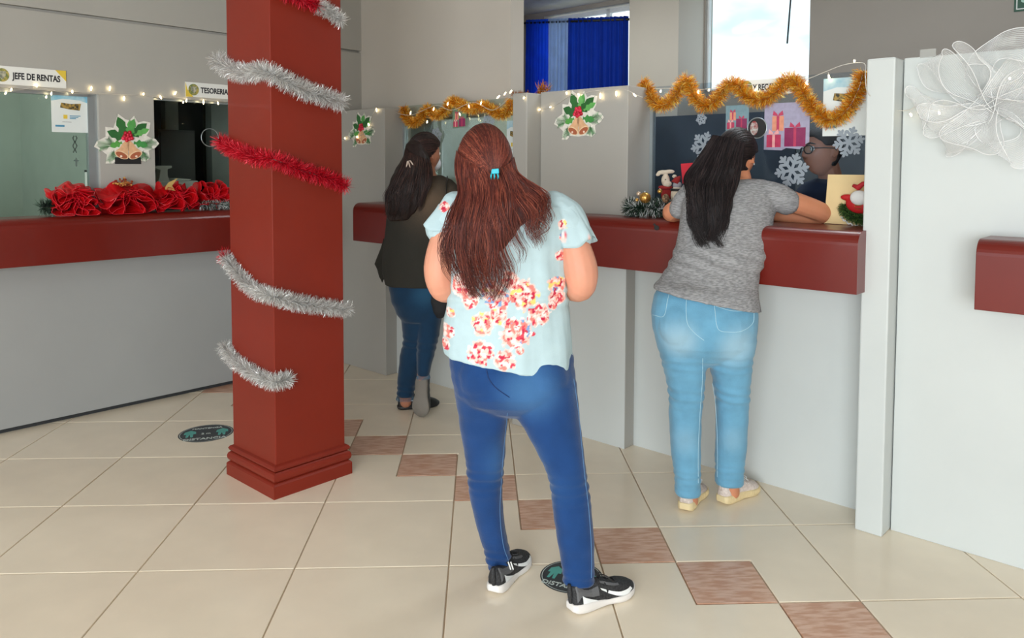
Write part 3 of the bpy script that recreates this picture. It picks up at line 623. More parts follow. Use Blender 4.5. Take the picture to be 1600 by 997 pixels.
# ================================================================== ribbons
RTUL = sheer_mat('red_mesh_ribbon', lin(196, 4, 16), .74, 110, 'Y')
RTUL.node_tree.nodes['Principled BSDF'].inputs['Roughness'].default_value = .6; RTUL.node_tree.nodes['Principled BSDF'].inputs['Sheen Weight'].default_value = 0; RTUL.node_tree.nodes['Principled BSDF'].inputs['Specular IOR Level'].default_value = .2
WTUL = sheer_mat('white_tulle', lin(232, 233, 233), .34, 110, 'Y')
def ribbon_mb(ctrl, width_dir, wd, n=40, m=8, ruff=.25, freq=7, seed=0, mb=None):
    """a wide ribbon following ctrl, its width along width_dir, with gathered ruffles"""
    mb = mb or MB(); P = smooth_path(ctrl, n); rng = random.Random(seed); ph = rng.random()*6; k0 = len(mb.v)
    for i, p in enumerate(P):
        t = (P[min(i+1, n-1)]-P[max(i-1, 0)]).normalized(); wv = Vector(width_dir if not callable(width_dir) else width_dir(i/(n-1))).normalized()
        nn = t.cross(wv).normalized(); w_ = wd if not callable(wd) else wd(i/(n-1))
        for j in range(m+1):
            s_ = j/m-.5; q = p+wv*(s_*w_)+nn*(math.sin(freq*i/n*6.28+ph+s_*2)*ruff*w_*abs(s_)*.9)+t*(math.sin(s_*8+ph)*.006)
            mb.v.append(q); mb.c.append((1, 1, 1)); mb.uv.append((i/n, j/m))
    for i in range(n-1):
        for j in range(m):
            a = k0+i*(m+1)+j; mb.f.append((a, a+1, a+m+2, a+m+1))
    edges = [[mb.v[k0+i*(m+1)+j] for i in range(n)] for j in (0, m)]
    return mb, edges
EDGEW = mat('white_ribbon_edge', lin(236, 236, 236), .4); EDGER = mat('red_ribbon_edge', lin(225, 30, 50), .4)
# red mesh ribbon heap on the left counter: four bows and a long flat length
def puff(c, w_, h_, d_, label, n_loops, seed):
    rng = random.Random(seed); r = thing('red_mesh_bow', label, 'ribbon bow', c, 'red mesh ribbon bows on the left counter')
    X, Z, N = Vector((1, 1, 0))/R2, Vector((0, 0, 1)), Vector((1, -1, 0))/R2
    for k in range(n_loops):
        a = 6.283*k/n_loops+rng.uniform(-.3, .3); L = rng.uniform(.75, 1.05)
        d1 = X*math.cos(a)*w_/2*L+Z*(math.sin(a)*h_/2*L); d2 = X*math.cos(a+.9)*w_/2*L*.8+Z*(math.sin(a+.9)*h_/2*L*.8)
        ce = c+Z*h_*.5+N*.0
        mb, ed = ribbon_mb([ce, ce+d1*.6+N*d_*.3, ce+d1+N*d_*.1*rng.uniform(-1, 1), ce+d2+N*d_*.35, ce+d2*.4+N*d_*.2, ce], lambda t: N+X*rng.uniform(-.02, .02)+Z*math.sin(t*6+seed)*.6, d_*rng.uniform(.9, 1.3), 40, 8, .32, 2.6, seed*9+k)
        for v in mb.v: v.z = max(v.z, c.z+.003); 
        mk('ribbon_loop', mb, RTUL, r, smooth=True, fixn=False)
        for e in ed: 
            for v in e: v.z = max(v.z, c.z+.003)
            mk('wired_edge', MB().tube(e[::2], .0013, 4), EDGER, r)
ZC = 1.178
def bl(u, v, a=-4.80): return ona(u, v, a)
def onC(b, a=-4.80): return W(a, b, ZC)
puff(onC(1.55), .30, .175, .12, 'large red mesh bow at the left end of the ribbon heap', 11, 1)
puff(onC(1.84), .36, .165, .13, 'red mesh bow below the holly and bells on the left counter', 11, 2)
puff(onC(2.12), .30, .165, .12, 'red mesh bow right of centre in the ribbon heap', 9, 3)
puff(onC(2.37), .27, .19, .10, 'striped red mesh bow nearest the red pillar', 8, 4)
X, N_ = Vector((1, 1, 0))/R2, Vector((1, -1, 0))/R2
fb = thing('flat_mesh_ribbon', 'long striped red mesh ribbon lying between the bows on the left counter', 'ribbon', onC(2.2))
for q, (pts, wd) in enumerate([([onC(2.0)+Vector((0, 0, .10)), onC(2.12)+Vector((0, 0, .12)), onC(2.25)+Vector((0, 0, .07)), onC(2.36)+Vector((0, 0, .09)), onC(2.46)+Vector((0, 0, .04))], .09), ([onC(1.45)+Vector((0, 0, .05)), onC(1.6)+Vector((0, 0, .012)), onC(1.75)+Vector((0, 0, .02)), onC(1.9)+Vector((0, 0, .01))], .07)]):
    mb, ed = ribbon_mb(pts, lambda t: Vector((0, 0, 1))*.8+N_*.5, wd, 36, 7, .25, 4, q+20); mk('ribbon_length', mb, RTUL, fb, smooth=True, fixn=False)
# tiny gold pine cones cluster and gold leaf
def twig(c, label, cols, n=120, rad=.05):
    mb = MB(); rng = random.Random(5)
    for i in range(n):
        d = Vector((rng.gauss(0, 1), rng.gauss(0, 1), abs(rng.gauss(0, .8)))).normalized(); p = c+d*rad*rng.uniform(.2, 1)
        mb.ell(p, (.006, .006, .006), 5, 4, rng.choice(cols))
    return mk('gold_berry_pick', mb, FOIL, label=label, cat='christmas decoration')
twig(ona(193, 290, -4.79), 'cluster of tiny copper berries on top of the red bow', [lin(190, 110, 60), lin(150, 60, 40), lin(220, 170, 90)], 90, .055)
mk('gold_star', MB().prism([(0, 0), (.02, .03), (.075, .055), (.04, .01), (.06, -.02), (.0, -.012)], frA(258, 293, -4.72), 0, .004, lin(215, 180, 110)), FOIL, label='folded gold star tip among the red ribbons', cat='christmas decoration')
# snowy fir garland under the ribbons
FIR = [lin(25, 50, 35), lin(15, 32, 24), lin(40, 70, 48)]; SNOW = [lin(200, 205, 205), lin(230, 232, 230)]
PLAST = mat('fir_plastic', (1, 1, 1), .6, attr='Col', noise_amt=.1)
mk('fir_garland', tinsel_mb([W(-4.80, 1.40, ZC+.05), W(-4.81, 1.47, ZC+.055), W(-4.80, 1.56, ZC+.035)], .055, FIR+[FIR[1]], per_m=5000, wd=.0014), PLAST, fixn=False, label='dark green fir sprig poking out left of the red bows', cat='fir garland')
mk('fir_garland', tinsel_mb([W(-4.76, 2.28, ZC+.032), W(-4.74, 2.38, ZC+.034), W(-4.74, 2.50, ZC+.032)], .035, FIR+SNOW, per_m=6000, wd=.0014), PLAST, fixn=False, label='snow tipped dark fir garland at the pillar end of the red bows', cat='fir garland')
# white tulle bow on the right panel ------------------------------------------
tb = thing('white_tulle_bow', 'large white tulle bow with wired edges on the pale right panel', 'ribbon bow', onb(1545, 165, 3.26))
cw = onb(1545, 160, 3.25); Xb, Nb, Zb = Vector((1, -1, 0))/R2, Vector((-1, -1, 0))/R2, Vector((0, 0, 1))
def px(u, v, out): return onb(u, v, 3.27-out)
loops = [([(1540, 165), (1500, 130), (1462, 92), (1448, 105), (1470, 140), (1535, 165)], .10, .02), ([(1545, 165), (1490, 165), (1440, 150), (1432, 175), (1455, 192), (1535, 170)], .11, .05),
         ([(1550, 160), (1530, 110), (1560, 75), (1610, 74), (1625, 110), (1560, 160)], .12, .03), ([(1550, 165), (1600, 120), (1655, 110), (1665, 160), (1610, 180), (1555, 170)], .12, .06),
         ([(1545, 170), (1500, 180), (1455, 180), (1452, 200), (1490, 205), (1540, 175)], .10, .06), ([(1548, 170), (1510, 200), (1478, 228), (1520, 236), (1548, 215), (1550, 175)], .10, .04),
         ([(1550, 172), (1545, 210), (1560, 243), (1600, 235), (1610, 210), (1555, 172)], .11, .05), ([(1552, 168), (1590, 195), (1640, 225), (1670, 200), (1630, 175), (1556, 166)], .11, .04),
         ([(1545, 160), (1515, 120), (1500, 85), (1540, 95), (1565, 130), (1552, 160)], .09, .07), ([(1548, 165), (1575, 130), (1600, 105), (1640, 120), (1615, 150), (1555, 165)], .09, .09)]
for k, (pts, wd, out_) in enumerate(loops):
    n = len(pts); P = [px(u, v, .015+out_*math.sin(math.pi*i/(n-1))+.01) for i, (u, v) in enumerate(pts)]
    wvec = (lambda kk: (lambda t: Nb*.55+Zb*math.cos(kk*1.3+t*2.5)+Xb*math.sin(kk*1.1+t*2)))(k)
    mb, ed = ribbon_mb(P, wvec, wd*1.15, 54, 9, .26, 2.4, k+40)
    for v in mb.v:
        b = (v.x+v.y)/R2
        if b > 3.30: v -= Vector((1, 1, 0))/R2*(b-3.30)
    mk('ribbon_loop', mb, WTUL, tb, smooth=True, fixn=False)
    for e in ed: mk('wired_edge', MB().tube(e, .0013, 5), EDGEW, tb, smooth=True)
for (u, v) in [(1450, 84), (1572, 66)]:
    mk('adhesive_tape', MB().prism(rectp(-.028, .028, -.014, .018), frB(u, v, 3.306), 0, .001), sheer_mat('tape', lin(190, 190, 185), .45), label='clear tape tab on the panel top %s the white bow' % ('left of' if u < 1500 else 'above'), cat='tape')
# ================================================================== counter decorations (right window)
wc = W(-2.02, 3.30, 1.213)
wc = onb(1010, 325, 3.33); wc.z = 1.213
rng = random.Random(11)
wpath = []
c0 = Vector((wc.x, wc.y, 1.213)); c0 = W(-2.13, 3.36, 1.213)
for i in range(15): a = 6.283*i/14; wpath.append(c0+Vector((.12*math.cos(a), .08*math.sin(a), .045)))
mk('snowy_wreath', tinsel_mb(wpath, .052, FIR+FIR+SNOW, per_m=7000, wd=.0015, core=(.02, .03, .02)), PLAST, fixn=False, label='snow tipped dark green wreath on the red counter by the glass', cat='wreath')
GB = mat('gold_bauble', lin(205, 160, 85), .25, metal=.8, noise_amt=0); SB = mat('pearl_bauble', lin(215, 190, 165), .3, metal=.5, noise_amt=0)
def bauble(p, r, m, label):
    t = thing('bauble', label, 'bauble', p-Vector((0, 0, r)))
    mk('ball', MB().ell(p, (r, r, r), 20, 14), m, t, smooth=True); mk('cap', MB().tube([p+Vector((0, 0, r*.95)), p+Vector((0, 0, r*1.15))], r*.2, 8), METAL, t)
bauble(onb(1008, 309, 3.25), .028, GB, 'large matt gold bauble on the snowy wreath'); bauble(onb(998, 303, 3.27), .012, SB, 'small pearl bauble left of the gold one')
bauble(onb(995, 313, 3.25), .011, GB, 'tiny gold bauble lowest on the wreath'); bauble(onb(1031, 299, 3.3), .012, GB, 'small shiny gold bauble right of the large one')
FELT = mat('cream_felt', lin(215, 200, 180), .9, bump=.3, bscale=90); RFELT = mat('red_felt', lin(150, 35, 35), .9); GFELT = mat('grey_felt', lin(160, 158, 165), .9)
mo = thing('felt_moose', 'cream felt moose ornament standing behind the snowy wreath', 'figurine', W(-2.08, 3.44, 1.213))
hp = onb(1040, 278, 3.44)
mk('head', MB().ell(hp+Vector((0, 0, -.012)), (.022, .022, .032), 14, 10).ell(hp+Vector((.004, -.02, -.03)), (.024, .02, .017), 12, 8).ell(hp+Vector((.001, 0, .022)), (.012, .010, .02), 8, 6), FELT, mo, remesh=.004, smoothit=4)
mk('antlers', MB().ell(hp+Vector((-.012, 0, .028)), (.034, .012, .012), 12, 8).ell(hp+Vector((.02, 0, .032)), (.028, .012, .011), 12, 8).ell(hp+Vector((.045, 0, .008)), (.014, .01, .010), 10, 8).ell(hp+Vector((-.04, 0, .016)), (.012, .01, .009), 10, 8), FELT, mo, remesh=.004, smoothit=4)
mk('body', MB().ell(hp+Vector((.01, .01, -.085)), (.03, .025, .045), 14, 10), RFELT, mo, smooth=True)
mk('scarf', MB().tube([hp+Vector((.028*math.cos(6.28*i/12), .024*math.sin(6.28*i/12), -.048)) for i in range(12)], .009, 8, closed=True), RFELT, mo, smooth=True)
mk('eye', MB().ell(hp+Vector((-.006, -.022, -.008)), (.003, .003, .003), 6, 5), BLACK, mo)
gn = thing('felt_gnome', 'small grey and red felt ornament beside the moose', 'figurine', W(-2.0, 3.40, 1.213))
gp = onb(1058, 296, 3.40)
mk('body', MB().ell(gp+Vector((0, 0, -.03)), (.032, .028, .05), 14, 10), FELT, gn, smooth=True); mk('head', MB().ell(gp+Vector((0, 0, .022)), (.022, .02, .02), 14, 10), GFELT, gn, smooth=True)
mk('hat', MB().tube([gp+Vector((-.01, 0, .03)), gp+Vector((0, 0, .05)), gp+Vector((.015, 0, .065))], [.022, .016, .004], 10), RFELT, gn, smooth=True)
mk('striped_scarf', MB().tube([gp+Vector((.028*math.cos(6.28*i/12), .026*math.sin(6.28*i/12), -.002)) for i in range(12)], .007, 8, closed=True), BLACK, gn, smooth=True)
mk('pine_cone', MB().ell(onb(1040, 310, 3.28), (.018, .018, .022), 10, 8), mat('cone_brown', lin(70, 48, 34), .8, rgb2=lin(150, 120, 90), nscale=120), smooth=True, label='brown pine cone in the right of the snowy wreath', cat='pine cone')
rc = frB(1064, 256, 3.50)
mk('red_card', MB().prism([(0, 0), (.012, -.10), (.10, -.10), (.105, .008)], rc, 0, .002), mat('red_card', lin(215, 40, 60), .6), label='bright red card standing left of the ponytailed woman', cat='card')
# spots left on the counter
mk('counter_stain', MB().prism([(.014*math.cos(6.28*i/12), .012*math.sin(6.28*i/12)) for i in range(12)], frB(1026, 356, 3.1245), 0, .0006).prism([(-.012+.007*math.cos(6.28*i/10), .014+.006*math.sin(6.28*i/10)) for i in range(10)], frB(1026, 356, 3.1245), 0, .0006), BLACK, label='two dark spots on the rounded counter edge below the wreath', cat='stain')
# envelope and festive figure at right
en = frB(1262, 347, 3.38); en = (onb(1262, 350, 3.40), en[1], en[2], en[3])
wdir = en[1]*1+Vector((0, 0, 0))
ENV = mat('manila_paper', lin(226, 200, 148), .7)
ev = thing('manila_envelope', 'manila envelope propped on the counter against the glass', 'envelope', en[0])
mk('sheet', MB().prism([(0, 0), (.245, 0), (.245, .215), (.012, .215)], (W(-1.325, 3.47, 1.215), en[1], en[2], en[3]), 0, .003), ENV, ev)
sf = (W(-1.165, 3.462, 1.235), en[1], en[2], en[3])
fg = thing('wreath_ornament', 'padded red and white ornament over a small green wreath, on the manila envelope', 'christmas decoration', sf[0])
def disc(cx, cy, rx, ry, n=20, a0=0): return [(cx+rx*math.cos(6.2832*i/n+a0), cy+ry*math.sin(6.2832*i/n+a0)) for i in range(n)]
def figpt(x, y, d): return sf[0]+sf[1]*x+sf[2]*y+sf[3]*d
ax_ = (sf[1], sf[3], sf[2])
mk('wreath', tinsel_mb([figpt(.072*math.cos(a), .062+.055*math.sin(a), .008) for a in [math.pi*(1.0+1.05*i/12)-.05 for i in range(13)]], .03, [lin(60, 95, 40), lin(35, 65, 25), lin(90, 120, 55)], per_m=9000, wd=.0016), PLAST, fg, fixn=False)
mk('wreath_trim', MB().tube([figpt(.095*math.cos(a), .045+.07*math.sin(a)+.004*math.sin(a*24), .004) for a in [math.pi*(1.15+.75*i/40) for i in range(41)]], .0035, 5), WHITE, fg, smooth=True)
mk('red_padding', MB().ell(figpt(0, .075, .018), (.062, .020, .045), 18, 12, ax=ax_).ell(figpt(-.055, .098, .016), (.030, .012, .014), 12, 8, ax=ax_).ell(figpt(.055, .096, .016), (.030, .012, .014), 12, 8, ax=ax_), mat('red_padding', lin(190, 25, 30), .6), fg, remesh=.003, smoothit=3)
mk('gold_clasp', MB().tube([figpt(x, y, .040) for x, y in [(-.014, .052), (.010, .052), (.010, .066), (-.014, .066)]], .0018, 5, closed=True), GB, fg)
mk('white_bauble', MB().ell(figpt(0, .098, .034), (.038, .018, .032), 18, 12, ax=ax_), WHITE, fg, smooth=True)
mk('ribbon_top', MB().tube([figpt(-.03, .150, .024), figpt(-.008, .140, .026), figpt(.012, .158, .026), figpt(.040, .164, .026)], [.007, .013, .010, .006], 12), mat('red_ribbon_top', lin(190, 35, 45), .7), fg, smooth=True)
mk('pompom', MB().ell(figpt(.043, .163, .03), (.010, .008, .010), 10, 8, ax=ax_), WHITE, fg, smooth=True)
# things behind the left glass
ro = thing('rosary', 'dark bead rosary with small silver cross hanging inside the left window', 'rosary', ona(118, 258, -4.95))
for i in range(14):
    for sg in (-1, 1): mk('bead', MB().ell(ona(117+sg*(1.8+1.2*math.sin(i)), 213+i*1.9, -4.95), (.0035, .0035, .0035), 6, 5), BLACK, ro)
mk('cross', MB().prism([(-.004, -.03), (.004, -.03), (.004, .0), (.014, .0), (.014, .007), (.004, .007), (.004, .02), (-.004, .02), (-.004, .007), (-.014, .007), (-.014, 0), (-.004, 0)], frA(119, 252, -4.95), 0, .003), METAL, ro)
mon = thing('monitor', 'white backed monitor beside the first window jamb', 'monitor', ona(141, 300, -5.3))
mk('screen_back', MB().prism(rectp(-.02, .06, -.2, .085), frA(138, 290, -5.3), 0, .04), WHITE, mon, bevel=.004); mk('top_edge', MB().prism(rectp(-.02, .06, .085, .098), frA(138, 290, -5.3), -.004, .044), BLACK, mon)
prn = thing('desk_printer', 'pale printer with raised arm on the desk in the dark office', 'printer', ona(275, 300, -5.35))
f_ = frA(275, 285, -5.35)
mk('printer_body', MB().prism(rectp(-.12, .16, -.14, .01), f_, -.2, 0), WHITE, prn, bevel=.008); mk('printer_arm', MB().prism([(-.13, -.02), (-.03, -.02), (-.05, .05), (-.05, .09), (-.02, .10), (-.02, .115), (-.12, .115), (-.14, .10), (-.10, .085), (-.11, .03)], f_, -.08, -.01), WHITE, prn, bevel=.004)
mk('paper_tray', MB().prism([(0, .01), (.1, .012), (.12, .02), (0, .03)], f_, -.15, -.02), WHITE, prn)
mk('office_desk', MB().abbox(-6.2, -5.05, 1.95, 3.0, .72, 1.08), OFFD, label='dark desk behind the left counter window carrying the printer', cat='desk')
# ================================================================== curtains and rod
BLUEC = mat('blue_curtain', (1, 1, 1), .75, attr='Col', noise_amt=.08, nscale=10)
p = BLUEC.node_tree.nodes['Principled BSDF']
tr_ = BLUEC.node_tree.nodes.new('ShaderNodeBsdfTranslucent'); ad = BLUEC.node_tree.nodes.new('ShaderNodeMixShader'); ad.inputs['Fac'].default_value = .65
BLUEC.node_tree.links.new(p.inputs['Base Color'].links[0].from_socket, tr_.inputs['Color'])
BLUEC.node_tree.links.new(p.outputs[0], ad.inputs[1]); BLUEC.node_tree.links.new(tr_.outputs[0], ad.inputs[2]); BLUEC.node_tree.links.new(ad.outputs[0], BLUEC.node_tree.nodes['Material Output'].inputs['Surface'])
RA, RB = onb(800, 37, 5.74), onb(990, 30, 5.78)
rod = thing('curtain_rod', 'dark curtain rod above the blue curtains', 'curtain rod', RA)
mk('rod', MB().tube([RA, RB], .011, 8), BLACK, rod, smooth=True); mk('finial', MB().ell(RA+(RB-RA)*.07, (.025, .025, .025), 10, 8), BLACK, rod, smooth=True)
def curtain(t0, t1, col, label, seed):
    rng = random.Random(seed); mb = MB(); n = 150; m = 12; D = (RB-RA); side = Vector((-D.y, D.x, 0)).normalized()
    ph = [rng.uniform(0, 6) for _ in range(4)]
    for j in range(m+1):
        for i in range(n+1):
            t = t0+(t1-t0)*i/n; z = RA.z+(RB.z-RA.z)*t+.03-(j/m)*1.5
            amp = .028*(.5+.5*j/m); q = amp*(math.sin(i*.55+ph[0]+.3*math.sin(j*.2))+.5*math.sin(i*.23+ph[1])+.35*math.sin(i*1.1+ph[2]))
            p_ = RA+D*t+side*q; mb.v.append(Vector((p_.x, p_.y, z))); k = .9+.25*math.sin(i*.55+ph[0]); mb.c.append(tuple(c for c in col))
    for j in range(m):
        for i in range(n): a = j*(n+1)+i; mb.f.append((a, a+1, a+n+2, a+n+1))
    mk('curtain', mb, BLUEC, smooth=True, fixn=False, label=label, cat='curtain')
curtain(.13, .33, lin(30, 95, 235), 'bright blue curtain panel nearest the dark side wall', 1)
curtain(.33, .50, lin(185, 205, 235), 'pale see-through strip of curtain between the two blue panels', 2)
curtain(.49, .96, lin(15, 50, 150), 'dark blue curtain panel nearest the beige column', 3)
# ================================================================== people
from mathutils.bvhtree import BVHTree
def sil(mb, rows, n=28, e=2.3, col=None):
    """loft of level cross-sections: (v or (v_left, v_right), u_left, u_right, depth, half_thickness)"""
    rs = []
    for (y, xl, xr, Y, d) in rows:
        yl, yr = y if isinstance(y, tuple) else (y, y)
        L, R_ = at(xl, yl, Y), at(xr, yr, Y); c = (L+R_)/2; sd = (R_-L)/2; fr = Vector((-sd.y, sd.x, 0)).normalized()
        if fr.y < 0: fr = -fr
        ring = []
        for j in range(n):
            a = 2*math.pi*j/n; ca, sa = math.cos(a), math.sin(a)
            ring.append(c+sd*math.copysign(abs(ca)**(2/e), ca)+fr*(d*math.copysign(abs(sa)**(2/e), sa)))
        rs.append(ring)
    mb.rings(rs, col); return mb
def limb(mb, pts, n=14):
    P = [at(u, v, Y) for u, v, Y, r in pts]; m = (len(P)-1)*5+1
    Q = smooth_path(P, m); rr = [p[3] for p in pts]; rad = []
    for i in range(m):
        t = i/(m-1)*(len(P)-1); j = min(int(t), len(P)-2); f = t-j; f = f*f*(3-2*f); rad.append(rr[j]*(1-f)+rr[j+1]*f)
    mb.tube(Q, rad, n); mb.ell(Q[0], (rad[0],)*3, 12, 8); mb.ell(Q[-1], (rad[-1],)*3, 12, 8); return mb
def shrink(rows, k=.86): return [(y, (xl+xr)/2-(xr-xl)/2*k, (xl+xr)/2+(xr-xl)/2*k, Y, d*k) for y, xl, xr, Y, d in rows]
def axes(fwd, pitch=0, roll=0):
    f = Vector((fwd[0], fwd[1], 0)).normalized(); r = Vector((f.y, -f.x, 0)); u = Vector((0, 0, 1))
    f2 = f*math.cos(pitch)-u*math.sin(pitch); u2 = u*math.cos(pitch)+f*math.sin(pitch)
    r2 = r*math.cos(roll)+u2*math.sin(roll); u3 = u2*math.cos(roll)-r*math.sin(roll); return r2, f2, u3
def gs(x, s): return math.exp(-(x/s)**2)
def head_surf(th, ph, k=1.0):
    """th: 0 bottom..pi top, ph around with +y the face; returns local x,y,z"""
    x = math.sin(th)*math.cos(ph); y = math.sin(th)*math.sin(ph); z = -math.cos(th)
    X, Y, Z = x*.076, y*.095, z*.116
    if z < 0:                                       # jaw narrows, nape tucks in
        t = min(1, -z); X *= 1-.30*t**1.5
        if y < 0: Y *= 1-.42*t
        else: Y *= 1-.05*t
    if y < 0 and z > -.2: Y *= 1.04
    if y > 0:
        f = y**2
        yy = 0
        nz_ = max(0, 1-abs((Z+.004)/.034)) if Z > -.004 else max(0, 1-((-.004-Z)/.030)**1)
        prof = .0
        if -.036 < Z < .03: prof = (.03-Z)/.058*.024 if Z > -.028 else .024*max(0, 1-(-.028-Z)/.008)
        yy += prof*gs(X, .0105+.004*(Z < -.012))
        yy -= .010*gs(abs(X)-.032, .017)*gs(Z-.010, .013)
        yy += .004*gs(Z-.032, .010)*gs(X, .05)
        yy += .0065*gs(Z+.054, .0055)*gs(X, .020)+.0060*gs(Z+.067, .0055)*gs(X, .018)-.003*gs(Z+.0605, .002)*gs(X, .022)
        yy += .009*gs(Z+.098, .018)*gs(X, .026)
        yy += .004*gs(abs(X)-.042, .018)*gs(Z+.025, .022)
        Y += yy
    return X, Y, Z
def head_mesh(mb, c, ax, k=1.0):
    r, f, u = ax; m, n = 56, 84; rs = []
    for i in range(m+1):
        th = min(max(math.pi*i/m, .03), math.pi-.03)
        rs.append([c+(r*p[0]+f*p[1]+u*p[2])*k for p in [head_surf(th, 2*math.pi*j/n) for j in range(n)]])
    mb.rings(rs)
    for sg in (-1, 1):                              # ears
        ec = c+(r*sg*.076+f*-.008+u*.0)*k
        mb.ell(ec, (.007*k, .015*k, .026*k), 12, 8, ax=(r, (f*.95+r*-.1*sg).normalized(), u))
        rim = [ec+(r*sg*(.007+.004*math.sin(a*.5))+f*(-.016*math.cos(a*1.0)*-1*.9)+u*.029*math.sin(a))*k for a in [(-70+25*q)*math.pi/180 for q in range(12)]]
        rim = [ec+(r*sg*.009+f*(.012-.028*math.sin(math.pi*q/10))+u*(.030*math.cos(math.pi*q/10)))*k for q in range(11)]
        mb.tube(rim, .0042*k, 7); mb.ell(ec+(r*sg*.006+f*.008+u*-.026)*k, (.004*k, .006*k, .008*k), 8, 6)
def hair_cap(mb, c, ax, k=1.0, th=.014, hairline=.045, side=.015, m=40, n=64, ear=True, temple=None):
    """shell over the skull; inside the face area it dips under the skin"""
    r, f, u = ax; rs = []
    for i in range(m+1):
        t = min(max(math.pi*i/m, .03), math.pi-.03); ring = []
        for j in range(n):
            ph = 2*math.pi*j/n; X, Y, Z = head_surf(t, ph)
            if Y > 0: X, Y, Z = math.sin(t)*math.cos(ph)*.076, math.sin(t)*math.sin(ph)*.095, -math.cos(t)*.116
            face = (Y > side and Z < ((temple+(hairline-temple)*min(1, max(0, (Y-.035)/.035))) if temple is not None else hairline+.02*(Y < .05))) or (Z < -.075) or (ear and abs(X) > .055 and -.034 < Y < .03 and -.045 < Z < .026)
            g = (1+th/.095) if not face else .86
            ring.append(c+(r*X*g+f*Y*g+u*Z*g)*k)
        rs.append(ring)
    mb.rings(rs)
def dirpt(c, ax, d, off, k=1.0):
    r, f, u = ax; x, y, z = d; l = math.sqrt(x*x+y*y+z*z); x, y, z = x/l, y/l, z/l
    s = 1/math.sqrt((x/.078)**2+(y/.099)**2+(z/.116)**2)
    return c+(r*x+f*y+u*z)*((s+off)*k)
def strand(mb, P, r0, col, n=3, taper=.25):
    m = len(P); mb.tube(P, [r0*(1-(1-taper)*(i/(m-1))**2) for i in range(m)], n, col, cap=False)
def head_strands(mb, c, ax, starts, end, off0, off1, cols, n, r0=.0016, rng=random.Random(4), k=1.0, steps=14, jit=.06):
    for q in range(n):
        t = rng.random()*(len(starts)-1); j = int(t); a = Vector(starts[j]).lerp(Vector(starts[j+1]), t-j).normalized()
        a = (a+Vector([rng.gauss(0, jit) for _ in range(3)])).normalized(); b = (Vector(end).normalized()+Vector([rng.gauss(0, .05) for _ in range(3)])).normalized()
        o0 = off0+rng.uniform(-.002, .003); P = []
        for i in range(steps):
            s_ = i/(steps-1); P.append(dirpt(c, ax, a.slerp(b, s_), o0*(1-s_)+off1*s_, k))
        strand(mb, P, r0, rng.choice(cols), 3, .6)
def fall_strands(mb, guides, depth, n, cols, r0=.0015, wave=3.0, wfreq=1.0, rng=random.Random(8), spread=.5, steps=26, lenvar=.22, locks=26, clump=.78):
    """guides: list of pixel paths left to right; depth(u,v,t)->Y"""
    G_ = [smooth_path([(u, v, 0) for u, v in g], steps) for g in guides]
    LK = [(rng.random()*(len(G_)-1), rng.uniform(0, 6.28), wave*rng.uniform(.5, 1.4), wfreq*rng.uniform(.75, 1.3), 1-rng.random()**1.5*lenvar*1.3, rng.uniform(-.014, .012)) for _ in range(locks)]
    for q in range(n):
        tl, ph, wv, fr, le_, dl = rng.choice(LK); t0 = min(len(G_)-1.001, max(0, tl+rng.gauss(0, 1)*1.1*(len(G_)-1)/locks*2)); ph += rng.gauss(0, .35)
        end = le_*(1-rng.random()**2*.25); fl_ = rng.gauss(0, 1)*spread; P = []; dz = dl+rng.uniform(-.005, .005)
        for i in range(steps):
            s_ = i/(steps-1)*end; x_ = s_*(steps-1); a = min(int(x_), steps-2); g = x_-a; t = tl+(t0-tl)*(1-clump*s_**.8); t = min(len(G_)-1.001, max(0, t)); j = int(t); f = t-j
            p = (G_[j][a].lerp(G_[j][a+1], g)).lerp(G_[j+1][a].lerp(G_[j+1][a+1], g), f)
            u = p.x+wv*s_*math.sin(ph+s_*fr*14)+fl_*s_*5; v = p.y
            P.append(at(u, v, depth(u, v, t/(len(G_)-1))+dz*s_+.004*math.sin(ph*2+s_*fr*11)))
        strand(mb, P, r0, rng.choice(cols), 3, .3)
def hand(mb, wrist, fwd, palm_n, side, curl=.5, k=1.0):
    """palm and five separate curled fingers; side: thumb direction"""
    f = Vector(fwd).normalized(); nn = (Vector(palm_n)-f*f.dot(Vector(palm_n))).normalized(); s = f.cross(nn)
    if s.dot(Vector(side)) < 0: s = -s
    wrist = Vector(wrist); rs = []
    for t, w_, h_ in [(0, .024, .017), (.02, .029, .018), (.05, .038, .016), (.078, .040, .013), (.090, .037, .011)]:
        c = wrist+f*t*k; rs.append([c+s*math.cos(a)*w_*k+nn*math.sin(a)*h_*k for a in [6.2832*j/16 for j in range(16)]])
    mb.rings(rs)
    for q, (off, L) in enumerate([(.029, .070), (.010, .080), (-.010, .075), (-.029, .058)]):
        p = wrist+f*.082*k+s*off*k; d = (f+s*off*2).normalized(); P = [p-f*.012, p]
        for seg, (l, b) in enumerate([(.45, .6), (.30, 1.0), (.25, .7)]):
            ang = curl*b; d = (d*math.cos(ang)+nn*math.sin(ang)).normalized(); P.append(P[-1]+d*L*l*k)
            nn2 = nn
        mb.tube(P, [.0092*k, .0090*k, .0085*k, .0078*k, .0060*k], 9)
        mb.ell(P[-1], (.0062*k,)*3, 8, 6)
    p = wrist+f*.022*k+s*.022*k; d = (f*.6+s*.75+nn*.25).normalized(); P = [p, p+d*.030*k]; d = (f*.85+s*.25+nn*.45).normalized(); P.append(P[-1]+d*.030*k); P.append(P[-1]+(f*.8+nn*.5).normalized()*.024*k)
    mb.tube(P, [.014*k, .0115*k, .010*k, .0075*k], 9); mb.ell(P[-1], (.0078*k,)*3, 8, 6)
